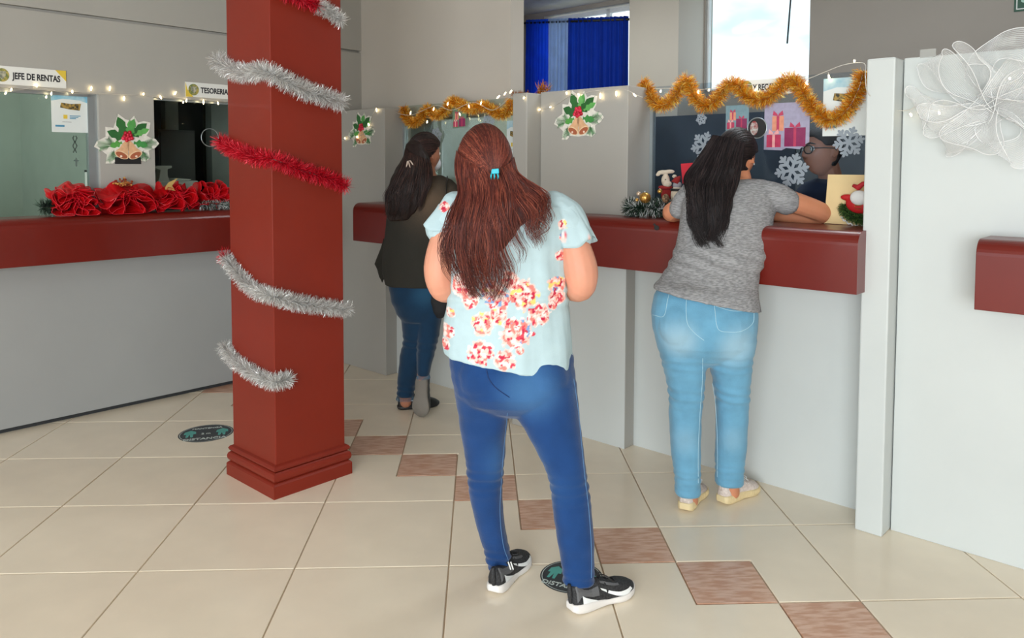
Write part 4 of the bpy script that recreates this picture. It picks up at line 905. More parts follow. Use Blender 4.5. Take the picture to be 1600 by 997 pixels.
def stitch(mb, ob, pts, r=.0011, off=.0006, n=40, up=0):
    """line of thread laid on a garment: sight rays find the cloth, the thread sits on it"""
    bv = BV(ob); P = []
    for p in smooth_path([(u, v, 0) for u, v in pts], n):
        d = ray(p.x, p.y).normalized(); h = bv.ray_cast(CC, d)
        if h[0] is not None: P.append(h[0]+h[1].normalized()*off*(1 if h[1].dot(d) < 0 else -1))
    if len(P) > 2: mb.tube(P, r, 4)
    return mb
_bv = {}
def BV(ob):
    if ob not in _bv:
        me = ob.data; o_ = ORG[ob] if ob.parent is None else ORG[ob]
        _bv[ob] = BVHTree.FromPolygons([v.co+o_ for v in me.vertices], [tuple(p.vertices) for p in me.polygons])
    return _bv[ob]
N3 = lambda c, a, b, d, s=0: noise.noise(Vector((c.x*a+s, c.y*b, c.z*d)))
# ---- shoes --------------------------------------------------------------------
def shoe(parent, heel, fwd, up, L, style, side=1, scale=1.0):
    f = Vector(fwd).normalized(); u = Vector(up); u = (u-f*u.dot(f)).normalized(); s = f.cross(u)*1.0
    T = lambda x, y, z: Vector(heel)+(f*x*L+s*y*scale+u*z*scale)
    def hw(x): # half width along the shoe
        pts = [(0, .018), (.04, .029), (.15, .034), (.35, .033), (.5, .036), (.68, .046), (.8, .047), (.9, .040), (.97, .024), (1, .008)]
        for (x0, a), (x1, b) in zip(pts, pts[1:]):
            if x <= x1: t = (x-x0)/(x1-x0); return a+(b-a)*t
        return .008
    st = {'runner': dict(sole=[(0, .034, .012), (.08, .036, .004), (.25, .036, .001), (.5, .024, .004), (.75, .026, 0), (.95, .030, .008), (1, .032, .020)], top=[(0, .088), (.05, .094), (.14, .080), (.26, .074), (.38, .090), (.5, .080), (.65, .064), (.8, .056), (.93, .046), (1, .034)], flare=1.10),
          'foam': dict(sole=[(0, .036, .010), (.08, .040, .002), (.3, .038, .0), (.5, .036, .003), (.75, .032, 0), (.95, .030, .006), (1, .030, .018)], top=[(0, .086), (.05, .098), (.14, .086), (.26, .078), (.38, .092), (.5, .080), (.65, .066), (.8, .058), (.93, .046), (1, .032)], flare=1.13),
          'black': dict(sole=[(0, .022, .006), (.08, .022, .0), (.3, .022, .0), (.5, .020, .002), (.75, .020, 0), (.95, .022, .006), (1, .024, .014)], top=[(0, .080), (.05, .088), (.14, .078), (.26, .074), (.38, .086), (.5, .074), (.65, .060), (.8, .052), (.93, .040), (1, .028)], flare=1.04)}[style]
    def ip(tab, x, k=1):
        for a, b in zip(tab, tab[1:]):
            if x <= b[0]: t = (x-a[0])/(b[0]-a[0]); return a[k]+(b[k]-a[k])*t
        return tab[-1][k]
    X = [0, .01, .03, .06, .1, .15, .2, .26, .32, .38, .44, .5, .56, .62, .68, .74, .8, .86, .91, .95, .98, 1]
    def surf(x, a):   # point on the upper, a: 0 = right side, pi/2 = top
        w_ = hw(x)*(1.0 if x > .45 else 1.0); b0 = ip(st['sole'], x)*.75; h = ip(st['top'], x); ca, sa = math.cos(a), math.sin(a); e = .75
        return T(x, w_*math.copysign(abs(ca)**e, ca)*(1-.22*max(0, sa)*(x < .5)), b0+(h-b0)*max(0, sa)**.8 if sa > 0 else b0+sa*.004)
    up_ = MB(); rs = []
    for x in X: rs.append([surf(x, 2*math.pi*j/26) for j in range(26)])
    up_.rings(rs)
    so = MB(); rs = []
    for x in X:
        w_ = hw(x)*st['flare']; zt, zb = ip(st['sole'], x), ip(st['sole'], x, 2); xx = x-.02*(1-x)*(x < .1)+ .012*(x > .95)
        pr = [(-.90*w_, zb), (-w_, zb+(zt-zb)*.35), (-w_*.97, zt*.85+zb*.15), (-w_*.86, zt), (w_*.86, zt), (w_*.97, zt*.85+zb*.15), (w_, zb+(zt-zb)*.35), (.90*w_, zb)]
        rs.append([T(xx, y, z) for y, z in pr])
    so.rings(rs)
    return T, surf, up_, so, hw, ip, st
def lace_loops(surf, T, s0=.42, s1=.66, n=5, up_off=.0):
    mb = MB()
    for i in range(n):
        x = s0+(s1-s0)*i/(n-1); mb.tube([surf(x, math.pi/2-.75), surf(x+.01, math.pi/2)+(surf(x, math.pi/2)-T(x, 0, 0)).normalized()*.004, surf(x, math.pi/2+.75)], .0022, 5)
    b = surf(s0+.01, math.pi/2)+(surf(s0, math.pi/2)-T(s0, 0, 0)).normalized()*.004; r_ = T(0, 1, 0)-T(0, 0, 0); u_ = T(0, 0, 1)-T(0, 0, 0); f_ = (T(1, 0, 0)-T(0, 0, 0)).normalized()
    for sg in (-1, 1):
        mb.tube(smooth_path([b, b+r_*sg*.018+u_*.016, b+r_*sg*.040+u_*.012+f_*.012, b+r_*sg*.030-u_*.002+f_*.014, b], 14), .0017, 5)
        mb.tube(smooth_path([b, b+r_*sg*.020+u_*.002+f_*.02, b+r_*sg*.034-u_*.012+f_*.035], 8), .0017, 5)
    return mb
def band(surf, pts_lo, pts_hi, off=.0022, n=16):
    """curved patch on the side of the upper between two (x, angle) curves"""
    lo = smooth_path([(x, a, 0) for x, a in pts_lo], n); hi = smooth_path([(x, a, 0) for x, a in pts_hi], n); mb = MB(); V_ = []
    for p, q in zip(lo, hi):
        for k in (0, .5, 1):
            r = p.lerp(q, k); a = surf(r.x, r.y); b = surf(min(1, r.x+.01), r.y); c = surf(r.x, r.y+.05); nn = (b-a).cross(c-a).normalized()
            ctr = surf(r.x, 0).lerp(surf(r.x, math.pi), .5); 
            if nn.dot(a-ctr) < 0: nn = -nn
            V_.append(a+nn*off)
    fs = []
    for i in range(n-1):
        for k in (0, 1): a = i*3+k; fs.append((a, a+1, a+4, a+3))
    mb.add(V_, fs); return mb
MESHG = mat('shoe_mesh_dark', lin(52, 52, 54), .75, rgb2=lin(28, 28, 30), nscale=200, noise_amt=0); SOLEW = mat('sole_white', lin(225, 220, 216), .6)
SHG = mat('shoe_grey', lin(95, 95, 97), .7, bump=.3, bscale=300); SWH = mat('shoe_white', lin(230, 232, 232), .5); SOCK = mat('sock_black', (.012, .012, .016), .9)
KNIT = mat('shoe_knit_cream', lin(222, 208, 200), .85, bump=.5, bscale=260, rgb2=lin(205, 190, 182), nscale=90); FOAM = mat('foam_sole', lin(222, 202, 158), .55, bump=.3, bscale=50); GUM = mat('grey_rubber_sole', lin(118, 112, 104), .8, bump=.4, bscale=70)
def runner_shoes(parent, heel, fwd, L, sidesign):
    T, surf, u_, s_, hw, ip, st = shoe(parent, heel, fwd, (0, 0, 1), L, 'runner')
    o = mk('shoe_upper', u_, MESHG, parent, smooth=True, label='black and dark grey mesh running shoe upper')
    mk('shoe_sole', s_, SOLEW, parent, smooth=True, bevel=.002)
    pi = math.pi
    for sd in (0, 1):
        A = (lambda a: a) if sd == 0 else (lambda a: pi-a)
        mk('check_emblem', band(surf, [(.40, A(.50)), (.52, A(.30)), (.66, A(.12)), (.78, A(.12)), (.87, A(.35))], [(.38, A(.62)), (.52, A(.48)), (.66, A(.40)), (.77, A(.46)), (.84, A(.62))]), SWH, o, fixn=False)
        mk('heel_wedge', band(surf, [(.10, A(.10)), (.20, A(.10)), (.33, A(.05))], [(.10, A(.52)), (.20, A(.30)), (.33, A(.07))]), SWH, o, fixn=False)
        mk('heel_panel', band(surf, [(.03, A(.18)), (.12, A(.5)), (.26, A(.35)), (.36, A(.25))], [(.03, A(1.2)), (.12, A(1.1)), (.26, A(.95)), (.36, A(.8))], off=.0012), SHG, o, fixn=False)
        mk('lace_stay', band(surf, [(.40, A(.95)), (.5, A(.85)), (.6, A(.85)), (.68, A(.95))], [(.40, A(1.15)), (.5, A(1.1)), (.6, A(1.1)), (.68, A(1.15))], off=.0014), SHG, o, fixn=False)
    mk('heel_tab', MB().tube([T(-.005, 0, .035), T(-.02, 0, .065), T(-.035, 0, .098)], [.007, .009, .006], 8), MESHG, o, smooth=True)
    mk('laces', lace_loops(surf, T), BLACK, o, smooth=True)
    return T
def ring_at(mb, rows_y, r, n=28):   # thick hem roll following a level ring
    return mb
# ================================================================== WOMAN 1
def upd(x): return x
p1 = thing('person', 'person seen from behind with long auburn hair, floral pale blue blouse and dark blue jeans', 'person', Vector((.28, 2.63, 0)))
hipsJ = [(525, 703, 888, 2.62, .11), (556, 700, 896, 2.62, .122), (585, 704, 899, 2.61, .134), (610, 710, 900, 2.61, .128), (626, 722, 893, 2.61, .110), (640, 752, 858, 2.61, .075), (650, 785, 825, 2.61, .03)]
hips_t = 1
legL = [(596, 707, 803, 2.625, .105), (620, 711, 799, 2.63, .094), (650, 716, 795, 2.64, .084), (680, 720, 791, 2.65, .078), (715, 727, 789, 2.655, .070), (742, 730, 786, 2.66, .064), (770, 733, 785, 2.67, .066), (800, 739, 787, 2.68, .063), (830, 747, 790, 2.69, .056), (860, 756, 797, 2.70, .049), (888, 763, 802, 2.705, .045)]
legR = [(596, 796, 901, 2.60, .108), (625, 800, 903, 2.595, .098), (655, 810, 906, 2.59, .09), (688, 829, 910, 2.58, .082), (720, 846, 914, 2.57, .074), (745, 857, 917, 2.565, .068), (775, 862, 922, 2.56, .070), (810, 865, 926, 2.55, .066), (845, 871, 928, 2.54, .058), (880, 877, 929, 2.535, .051), (909, 880, 928, 2.53, .047)]
jm = sil(sil(sil(MB(), hipsJ), legL), legR)
for (u, v, r) in [(757, 585, .092), (845, 588, .098)]: jm.ell(at(u, v, 2.565), (r, .085, .098), 20, 14)
def folds(amp, bands, s=0, base=.0025, fz=22):
    def f(c, n):
        d = base*N3(c, 9, 9, fz, s)
        for (z0, wd, a, fr) in bands: d += a*gs(c.z-z0, wd)*math.sin(c.z*fr+2.5*N3(c, 10, 10, 6, s+3)+c.x*9)
        return d*amp
    return f
zk = at(760, 742, 2.66).z; za = at(780, 875, 2.7).z
DEN1 = denim_mat('dark_blue_denim', lin(22, 60, 112), lin(74, 122, 170), [(Vector((.16, 2.48, .74))-Vector((.28, 2.63, 0)), .16, .6), (Vector((.12, 2.56, .46))-Vector((.28, 2.63, 0)), .16, .45), (Vector((.42, 2.50, .76))-Vector((.28, 2.63, 0)), .17, .75), (Vector((.28, 2.60, .40))-Vector((.28, 2.63, 0)), .14, .5)])
j1 = mk('jeans', jm, DEN1, p1, remesh=.006, smoothit=6, disp=folds(1, [(zk, .045, .0028, 190), (za, .05, .0028, 210), (.80, .05, .0012, 130)]))
LT1 = mat('seam_thread', lin(90, 130, 175), .8)
sm1 = stitch(MB(), j1, [(896, 592), (903, 640), (908, 690), (913, 740), (920, 800), (924, 860), (924, 903)], r=.0015, n=60)
mk('side_seam', sm1, LT1, p1); mk('inner_seam', stitch(MB(), j1, [(793, 645), (788, 690), (784, 740), (781, 800), (786, 850), (795, 878)], r=.0012, n=50), LT1, p1)
mk('back_seam', stitch(MB(), j1, [(760, 578), (764, 592), (775, 606), (796, 621)], r=.0018), mat('seam_dark', lin(20, 50, 100), .8), p1)
# blouse with its painted flowers
FLW = [(817, 460, 25), (779, 470, 20), (796, 437, 14), (754, 506, 19), (842, 492, 19), (806, 519, 26), (778, 492, 15), (751, 551, 21), (788, 561, 18), (872, 448, 16), (872, 466, 15), (877, 402, 9), (881, 352, 8), (881, 372, 6), (698, 524, 12), (703, 494, 8), (694, 545, 9), (757, 382, 11), (786, 372, 8), (757, 402, 9), (722, 447, 20), (768, 455, 18), (693, 325, 9), (735, 470, 14), (924, 374, 4), (865, 478, 9), (812, 546, 7)]
FW = [(at(u, v, 2.5).x, at(u, v, 2.5).z, r*2.5/FPX) for u, v, r in FLW]
BASEB = lin(178, 201, 207)
def blouse_col(c, n):
    best = None
    for k, (x, z, r) in enumerate(FW):
        dx, dz = (c.x+ORGp.x-x), (c.z-z); d = math.hypot(dx, dz)/r
        if d < 1.5:
            e = .95+.35*noise.noise(Vector((c.x*60+k, c.z*60, 1)))
            if d < e and (best is None or d < best[0]): best = (d, k, math.atan2(dz, dx))
    if best is None: return BASEB
    d, k, a = best
    c = Vector((c.x+.004*noise.noise(c*150), c.y, c.z+.004*noise.noise(c*150+Vector((9, 9, 9)))))
    q = noise.noise(Vector((c.x*55+k*3, c.z*55, 5))); q2 = noise.noise(Vector((c.x*85, c.z*85+k, 9))); pet = math.sin(a*4+k)*.35+1.7*noise.noise(Vector((c.x*62+k*7, c.z*62, 3)))+.25*math.sin(d*11)
    if q2 > .30 and d < .8: return lin(192, 30, 66)
    if q > .30: return lin(236, 212, 120) if k % 3 == 0 else lin(214, 62, 82)
    if q < -.38 and k % 4 == 1: return lin(120, 160, 205)
    if pet > .35 and d < .85: return lin(232, 128, 118)
    if pet > -.30: return lin(244, 196, 186)
    return lin(246, 226, 220)
ORGp = Vector((0, 0, 0))
blr = [(303, 738, 832, 2.63, .07), (310, 722, 858, 2.62, .095), (322, 706, 882, 2.62, .112), (340, 700, 889, 2.62, .122), (370, 700, 888, 2.62, .126), (405, 702, 886, 2.62, .126), (440, 700, 886, 2.62, .124), (470, 698, 889, 2.62, .126), (500, 693, 892, 2.62, .132), (528, 691, 895, 2.62, .138), ((542, 560), 692, 896, 2.62, .141), ((550, 582), 694, 893, 2.62, .140)]
bm_ = sil(MB(), blr, 40)
limb(bm_, [(716, 326, 2.62, .058), (703, 342, 2.615, .060), (691, 357, 2.61, .055)]); limb(bm_, [(868, 326, 2.62, .060), (888, 345, 2.61, .064), (900, 368, 2.60, .058)])
def bl_fold(c, n): return .0085*N3(c, 18, 18, 5, 2)+.005*N3(c, 10, 10, 22, 7)+.004*gs(c.z-at(0, 472, 2.5).z, .035)*math.sin(c.z*160+4*N3(c, 6, 6, 6))
BLM = mat('blouse_cloth', (1, 1, 1), .8, attr='Col', noise_amt=.03, nscale=30, bump=.1, bscale=300)
bl_ = mk('blouse', bm_, BLM, p1, remesh=.0034, smoothit=6, disp=bl_fold, colfn=blouse_col)
# flared sleeve hems, thin cloth bells
def bell_sleeve(p, q, r0, r1, seed, name='sleeve_flounce', tilt=(0, 0, 0)):
    a, b = at(*p), at(*q); ax_ = (b-a).normalized(); u = ax_.cross(Vector((0, 1, 0))).normalized(); v = ax_.cross(u); mb = MB(); rs = []
    for i in range(9):
        t = i/8; r = r0+(r1-r0)*t**1.2
        ring = []
        for j in range(56):
            g = 6.2832*j/56; rr = r*(1+.10*t*math.sin(g*5+seed)+.05*t*math.sin(g*9+seed*2)); ring.append(a.lerp(b, t)+u*math.cos(g)*rr+v*math.sin(g)*rr*.9+ax_*(.012*t*math.sin(g*3+seed)))
        rs.append(ring)
    back = [[c+(x-c)*.955 for x in r_] for r_ in rs for c in [sum(r_, Vector())/len(r_)]]
    mb.rings(rs+back[::-1], cap=False); return mb
mk('sleeve_flounce', bell_sleeve((706, 334, 2.62), (683, 366, 2.60), .055, .054, 1), BLM, p1, smooth=True, colfn=blouse_col)
mk('sleeve_flounce', bell_sleeve((880, 330, 2.61), (903, 383, 2.585), .058, .066, 3), BLM, p1, smooth=True, colfn=blouse_col)
# body
b1 = MB(); sil(b1, shrink(hipsJ[:-3], .8)); sil(b1, shrink(legL, .8)); sil(b1, shrink(legR, .8)); sil(b1, shrink(blr[1:9], .82))
limb(b1, [(765, 268, 2.625, .050), (768, 296, 2.63, .052), (772, 318, 2.63, .075)])
limb(b1, [(714, 332, 2.62, .040), (696, 368, 2.60, .046), (685, 418, 2.585, .049), (692, 452, 2.60, .043), (715, 448, 2.72, .038), (742, 440, 2.84, .027)])
limb(b1, [(872, 334, 2.615, .040), (893, 370, 2.59, .050), (906, 420, 2.575, .060), (906, 448, 2.59, .050), (880, 446, 2.72, .042), (845, 440, 2.84, .028)])
A1 = axes((-.10, 1.0), .08); H1 = at(757, 255, 2.62); head_mesh(b1, H1, A1)
hand(b1, at(744, 440, 2.845), (1, .25, .02), (0, -.6, .6), (0, .3, 1), .55); hand(b1, at(843, 440, 2.845), (-1, .30, .02), (0, -.6, .6), (0, .3, 1), .55)
limb(b1, [(782, 880, 2.70, .036), (786, 898, 2.70, .034)]); limb(b1, [(903, 900, 2.53, .037), (906, 920, 2.53, .035)])
mk('body', b1, SKIN, p1, remesh=.0052, smoothit=3)
for sg in (-1, 1):
    e = mk('eye', MB().ell(H1+A1[0]*sg*.032+A1[1]*.079+A1[2]*.010, (.0115,)*3, 12, 8), WHITE, p1, smooth=True); mk('iris', MB().ell(H1+A1[0]*sg*.032+A1[1]*.0875+A1[2]*.010, (.0045, .003, .0045), 8, 6), BLACK, e, smooth=True)
HC1 = [lin(92, 42, 34), lin(122, 58, 44), lin(146, 78, 60), lin(68, 30, 28), lin(108, 50, 40), lin(84, 38, 32)]
h1 = MB(); hc = MB(); hair_cap(hc, H1, A1, th=.013, side=.03)
sil(hc, [(256, 714, 804, 2.585, .070), (275, 716, 812, 2.575, .066), (295, 719, 838, 2.55, .056), (315, 708, 850, 2.52, .046), (335, 708, 838, 2.505, .034), (355, 716, 815, 2.498, .026), (375, 726, 800, 2.495, .018), (392, 738, 788, 2.495, .010)], 32, 2.1)
hcol = lambda c, n: random.choice(HC1[:1]+[HC1[3]]*2)
hb = mk('hair', hc, HAIR, p1, remesh=.006, smoothit=6, colfn=lambda c, n: tuple(x*(.75+.35*N3(c, 60, 60, 6)) for x in lin(82, 38, 32)), disp=lambda c, n: .004*N3(c, 45, 45, 6))
starts = [(-.95, -.25, -.25), (-.98, .05, .1), (-.85, .2, .5), (-.5, .35, .85), (0, .45, 1), (.5, .35, .85), (.85, .2, .5), (.98, .05, .1), (.95, -.2, -.2)]
head_strands(h1, H1, A1, starts, (.20, -.95, -.38), .0125, .020, HC1, 1500, .0017)
head_strands(h1, H1, A1, [(-.3, -.2, 1), (0, .1, 1), (.3, -.2, 1)], (.15, -.97, -.35), .0135, .020, HC1, 350, .0016)
head_strands(h1, H1, A1, [(-.9, -.3, .1), (-.95, -.2, -.2)], (-.6, -.75, -.75), .013, .016, HC1, 220, .0016)
head_strands(h1, H1, A1, [(.9, -.3, .1), (.95, -.2, -.2)], (.8, -.6, -.75), .013, .018, HC1, 220, .0016)
G1 = [[(713, 235), (711, 266), (719, 300), (700, 332), (684, 366), (688, 402), (698, 432)], [(716, 240), (718, 268), (724, 305), (712, 350), (706, 395), (722, 440), (736, 462)], [(728, 250), (732, 272), (735, 305), (733, 350), (732, 400), (744, 440), (752, 474)],
      [(745, 258), (752, 276), (755, 310), (752, 350), (752, 400), (764, 445), (770, 478)], [(768, 266), (774, 282), (774, 310), (776, 350), (782, 400), (788, 435), (782, 466)], [(785, 262), (790, 280), (794, 306), (800, 340), (808, 375), (812, 400), (802, 436)],
      [(797, 255), (802, 275), (814, 298), (830, 325), (836, 348), (842, 368), (834, 388)], [(803, 245), (808, 268), (828, 285), (850, 303), (858, 322), (854, 345), (842, 360)]]
def dep1(u, v, t):
    e = abs(2*t-1)
    tab = [(235, 2.545), (262, 2.508), (290, 2.492), (320, 2.468), (350, 2.455), (400, 2.458), (440, 2.466), (480, 2.472)]
    for (a, x), (b, y) in zip(tab, tab[1:]):
        if v <= b: q = max(0, (v-a)/(b-a)); return x+(y-x)*q+.075*e**3*max(0, 1-(v-235)/110)+.012*e*e
    return 2.472
fall_strands(h1, G1, dep1, 1500, HC1, r0=.0012, wave=7, wfreq=1.1, spread=1.2, lenvar=.35, steps=34, locks=44, clump=.82)
mk('hair_strands', h1, HAIR, hb, smooth=True, fixn=False, kind='stuff')
cp = at(773, 272, 2.470); TQ = mat('turquoise_plastic', lin(25, 175, 195), .35)
clip = mk('hair_clip', MB().hexa([cp+Vector(q) for q in [(-.012, -.012, .000), (.014, -.012, .002), (.012, .012, .002), (-.010, .012, 0), (-.010, -.010, .016), (.013, -.010, .018), (.010, .010, .016), (-.008, .010, .014)]]), TQ, p1, bevel=.002, label='turquoise hair claw clip')
for sx in (-.010, -.001, .009): mk('clip_tooth', MB().tube([cp+Vector((sx, -.010, .002)), cp+Vector((sx*1.2, -.014, -.008)), cp+Vector((sx*1.1, -.006, -.016))], [.0028, .0024, .0012], 6), TQ, clip, smooth=True)
ankS = MB(); limb(ankS, [(783, 872, 2.70, .040), (787, 894, 2.695, .039), (790, 905, 2.70, .036)]); mk('sock', ankS, SOCK, p1, smooth=True)
mk('sock', limb(MB(), [(903, 898, 2.53, .041), (908, 922, 2.53, .040), (912, 935, 2.535, .038)]), SOCK, p1, smooth=True)
for k in (0, 1): mk('sock_stripe', MB().tube([at(794+k*4, 878, 2.665), at(798+k*4, 890, 2.662)], .0025, 5), WHITE, p1)
hl = fl(772, 934); hr = fl(893, 961)
runner_shoes(p1, hl+Vector((0, .02, 0)), (.44, .90, 0), .265, -1)
runner_shoes(p1, hr+Vector((0, .012, 0)), (.86, .51, 0), .262, 1)
# ================================================================== WOMAN 2
O2 = Vector((1.0, 3.25, 0))
p2 = thing('person', 'person leaning on the red counter, black ponytail, grey t-shirt and light blue jeans', 'person', O2)
hips2 = [(442, 1034, 1170, 3.235, .10), (462, 1023, 1179, 3.215, .122), (490, 1018, 1183, 3.20, .138), (515, 1021, 1181, 3.20, .138), (538, 1027, 1177, 3.20, .125), (552, 1038, 1170, 3.205, .105), (564, 1066, 1142, 3.205, .07), (572, 1090, 1118, 3.205, .03)]
l2L = [(528, 1024, 1104, 3.205, .11), (560, 1033, 1102, 3.215, .095), (590, 1041, 1101, 3.22, .085), (620, 1046, 1098, 3.225, .075), (650, 1046, 1095, 3.23, .069), (690, 1048, 1094, 3.235, .068), (720, 1051, 1094, 3.24, .061), (750, 1055, 1094, 3.245, .054), (768, 1056, 1093, 3.25, .05)]
l2R = [(528, 1098, 1180, 3.20, .112), (560, 1106, 1174, 3.21, .10), (590, 1114, 1171, 3.225, .085), (620, 1119, 1169, 3.24, .076), (650, 1120, 1168, 3.26, .069), (690, 1119, 1166, 3.28, .067), (720, 1118, 1163, 3.30, .059), (752, 1119, 1160, 3.31, .051)]
jm = sil(sil(sil(MB(), hips2), l2L), l2R)
for (u, v, r) in [(1062, 507, .090), (1138, 512, .090)]: jm.ell(at(u, v, 3.15), (r, .085, .10), 20, 14)
zk2 = at(0, 625, 3.23).z
DEN2 = denim_mat('light_blue_denim', lin(104, 158, 188), lin(166, 198, 214), [(at(1060, 530, 3.1)-O2, .13, .75), (at(1150, 540, 3.1)-O2, .14, .7), (at(1070, 690, 3.17)-O2, .10, .25), (at(1145, 690, 3.2)-O2, .10, .25)])
j2 = mk('jeans', jm, DEN2, p2, remesh=.006, smoothit=6, disp=folds(1, [(zk2, .05, .0035, 150), (at(0, 575, 3.2).z, .05, .0022, 170), (.15, .04, .0018, 200)], s=4))
LT2 = mat('pale_thread', lin(176, 212, 226), .8)
st_ = MB()
for ln in ([(1048, 447), (1043, 470), (1037, 494), (1020, 492)], [(1074, 450), (1072, 480), (1074, 505), (1085, 520), (1100, 532)], [(1115, 462), (1117, 485), (1122, 514), (1140, 519), (1160, 517), (1176, 505), (1178, 488)], [(1118, 478), (1140, 485), (1160, 486), (1178, 484)]): stitch(st_, j2, ln, r=.0013)
mk('pocket_stitching', st_, LT2, p2); mk('inner_seam', stitch(stitch(MB(), j2, [(1098, 560), (1097, 600), (1094, 640), (1091, 700), (1091, 755)], r=.0013), j2, [(1112, 590), (1118, 630), (1121, 690), (1121, 745)], r=.0012), LT2, p2)
for rows in (l2L, l2R):
    y, xl, xr, Y, d = rows[-1]; mk('rolled_cuff', sil(MB(), [(y-11, xl+.5, xr-.5, Y, d*1.02), (y-8, xl-1.2, xr+1.2, Y, d*1.07), (y+1, xl-1.2, xr+1.2, Y, d*1.07), (y+4, xl+.5, xr-.5, Y, d)]), DEN2, p2, smooth=True)
tee = [(280, 1134, 1192, 3.45, .062), (287, 1100, 1214, 3.44, .088), (298, 1075, 1222, 3.43, .108), (318, 1066, 1213, 3.41, .122), (345, 1064, 1206, 3.375, .128), (375, 1059, 1203, 3.335, .126), (402, 1050, 1197, 3.295, .124), (425, 1040, 1185, 3.265, .124), ((436, 448), 1032, 1182, 3.24, .130), ((443, 466), 1026, 1184, 3.215, .145), ((449, 480), 1023, 1186, 3.205, .152), ((452, 486), 1023, 1187, 3.203, .153)]
tm = sil(MB(), tee, 36)
limb(tm, [(1084, 302, 3.46, .058), (1070, 314, 3.48, .052), (1061, 326, 3.50, .047)]); limb(tm, [(1200, 304, 3.39, .062), (1216, 309, 3.375, .061), (1230, 315, 3.37, .058)])
zw = at(0, 410, 3.2).z
GTEE = mat('heather_grey_jersey', lin(128, 128, 130), .9, rgb2=lin(160, 160, 162), nscale=55, stretch=(1, 1, 5), noise_amt=0, bump=.15, bscale=250)
t2 = mk('tshirt', tm, GTEE, p2, remesh=.0055, smoothit=4, disp=lambda c, n: .0035*N3(c, 9, 9, 16, 5)+.0045*gs(c.z-zw, .05)*math.sin(c.z*120+c.x*40+3*N3(c, 7, 7, 7))+.002*N3(c, 30, 30, 30))
b2 = MB(); sil(b2, shrink(hips2[1:-3], .8)); sil(b2, shrink(l2L, .8)); sil(b2, shrink(l2R, .8)); sil(b2, shrink(tee[1:8], .82))
limb(b2, [(1152, 262, 3.49, .048), (1156, 282, 3.46, .052), (1155, 296, 3.45, .07)])
limb(b2, [(1084, 303, 3.47, .048), (1064, 322, 3.52, .043), (1048, 333, 3.56, .040), (1075, 334, 3.62, .036), (1115, 333, 3.66, .027)])
limb(b2, [(1205, 306, 3.38, .052), (1245, 318, 3.38, .048), (1284, 333, 3.40, .044), (1262, 338, 3.45, .040), (1232, 337, 3.50, .034), (1200, 336, 3.56, .026)])
A2 = axes((.66, .75), .22); H2 = at(1151, 245, 3.50); head_mesh(b2, H2, A2)
hand(b2, at(1117, 333, 3.66), (1, .3, -.05), (0, 0, -1), (.3, -1, .3), .3); hand(b2, at(1198, 336, 3.565), (-.8, .65, -.05), (0, 0, -1), (-.7, -.7, .3), .3)
limb(b2, [(1075, 765, 3.25, .036), (1078, 782, 3.26, .036)]); limb(b2, [(1140, 748, 3.31, .036), (1143, 768, 3.315, .036)])
mk('body', b2, SKIN2, p2, remesh=.0052, smoothit=3)
for sg in (-1, 1):
    e = mk('eye', MB().ell(H2+A2[0]*sg*.032+A2[1]*.079+A2[2]*.010, (.0115,)*3, 12, 8), WHITE, p2, smooth=True); mk('iris', MB().ell(H2+A2[0]*sg*.032+A2[1]*.0875+A2[2]*.010, (.0045, .003, .0045), 8, 6), BLACK, e, smooth=True)
HC2 = [lin(28, 22, 24), lin(40, 32, 34), lin(20, 16, 18), lin(56, 44, 44)]
hc = MB(); hair_cap(hc, H2, A2, th=.012, hairline=.05, side=.0)
sil(hc, [(224, 1116, 1150, 3.45, .030), (236, 1104, 1158, 3.43, .045), (252, 1084, 1156, 3.390, .056), (270, 1074, 1153, 3.345, .058), (292, 1074, 1149, 3.305, .050), (315, 1077, 1143, 3.28, .042), (336, 1084, 1130, 3.265, .034), (352, 1090, 1124, 3.25, .024), (362, 1096, 1118, 3.24, .012)], 30, 2.1)
hb = mk('hair', hc, HAIR, p2, remesh=.006, smoothit=6, colfn=lambda c, n: lin(28, 22, 24), disp=lambda c, n: .004*N3(c, 40, 40, 8))
h2 = MB()
head_strands(h2, H2, A2, [(.75, -.35, -.12), (.88, -.2, .12), (.9, .15, .4), (.6, .6, .75), (0, .75, .9), (-.6, .6, .75), (-.95, .1, .3), (-.9, -.3, -.2)], (-.25, -.97, -.22), .0115, .024, HC2, 1300, .0016)
G2 = [[(1114, 211), (1088, 250), (1070, 278), (1075, 310), (1078, 345), (1088, 370), (1098, 392)], [(1122, 212), (1100, 255), (1088, 285), (1088, 315), (1090, 345), (1096, 370), (1102, 390)], [(1136, 214), (1118, 260), (1108, 288), (1106, 320), (1106, 345), (1108, 368), (1112, 380)],
      [(1150, 217), (1134, 262), (1126, 290), (1124, 320), (1120, 345), (1118, 368), (1122, 388)], [(1164, 226), (1156, 268), (1149, 292), (1142, 318), (1132, 342), (1128, 362), (1124, 385)]]
def dep2(u, v, t):
    tab = [(215, 3.405), (240, 3.36), (265, 3.315), (290, 3.262), (320, 3.238), (350, 3.222), (375, 3.212), (395, 3.20)]
    for (a, x), (b, y) in zip(tab, tab[1:]):
        if v <= b: return x-.022+(y-x)*max(0, (v-a)/(b-a))+.045*abs(2*t-1)**2
    return 3.185
fall_strands(h2, G2, dep2, 1100, HC2, r0=.0014, wave=4.5, wfreq=.9, spread=.8, lenvar=.22, rng=random.Random(21), locks=30, clump=.8)
mk('hair_strands', h2, HAIR, hb, smooth=True, fixn=False, kind='stuff')
mk('earring', MB().ell(H2+A2[0]*.085+A2[1]*.0+A2[2]*-.034, (.004, .004, .005), 8, 6), METAL, p2, smooth=True)
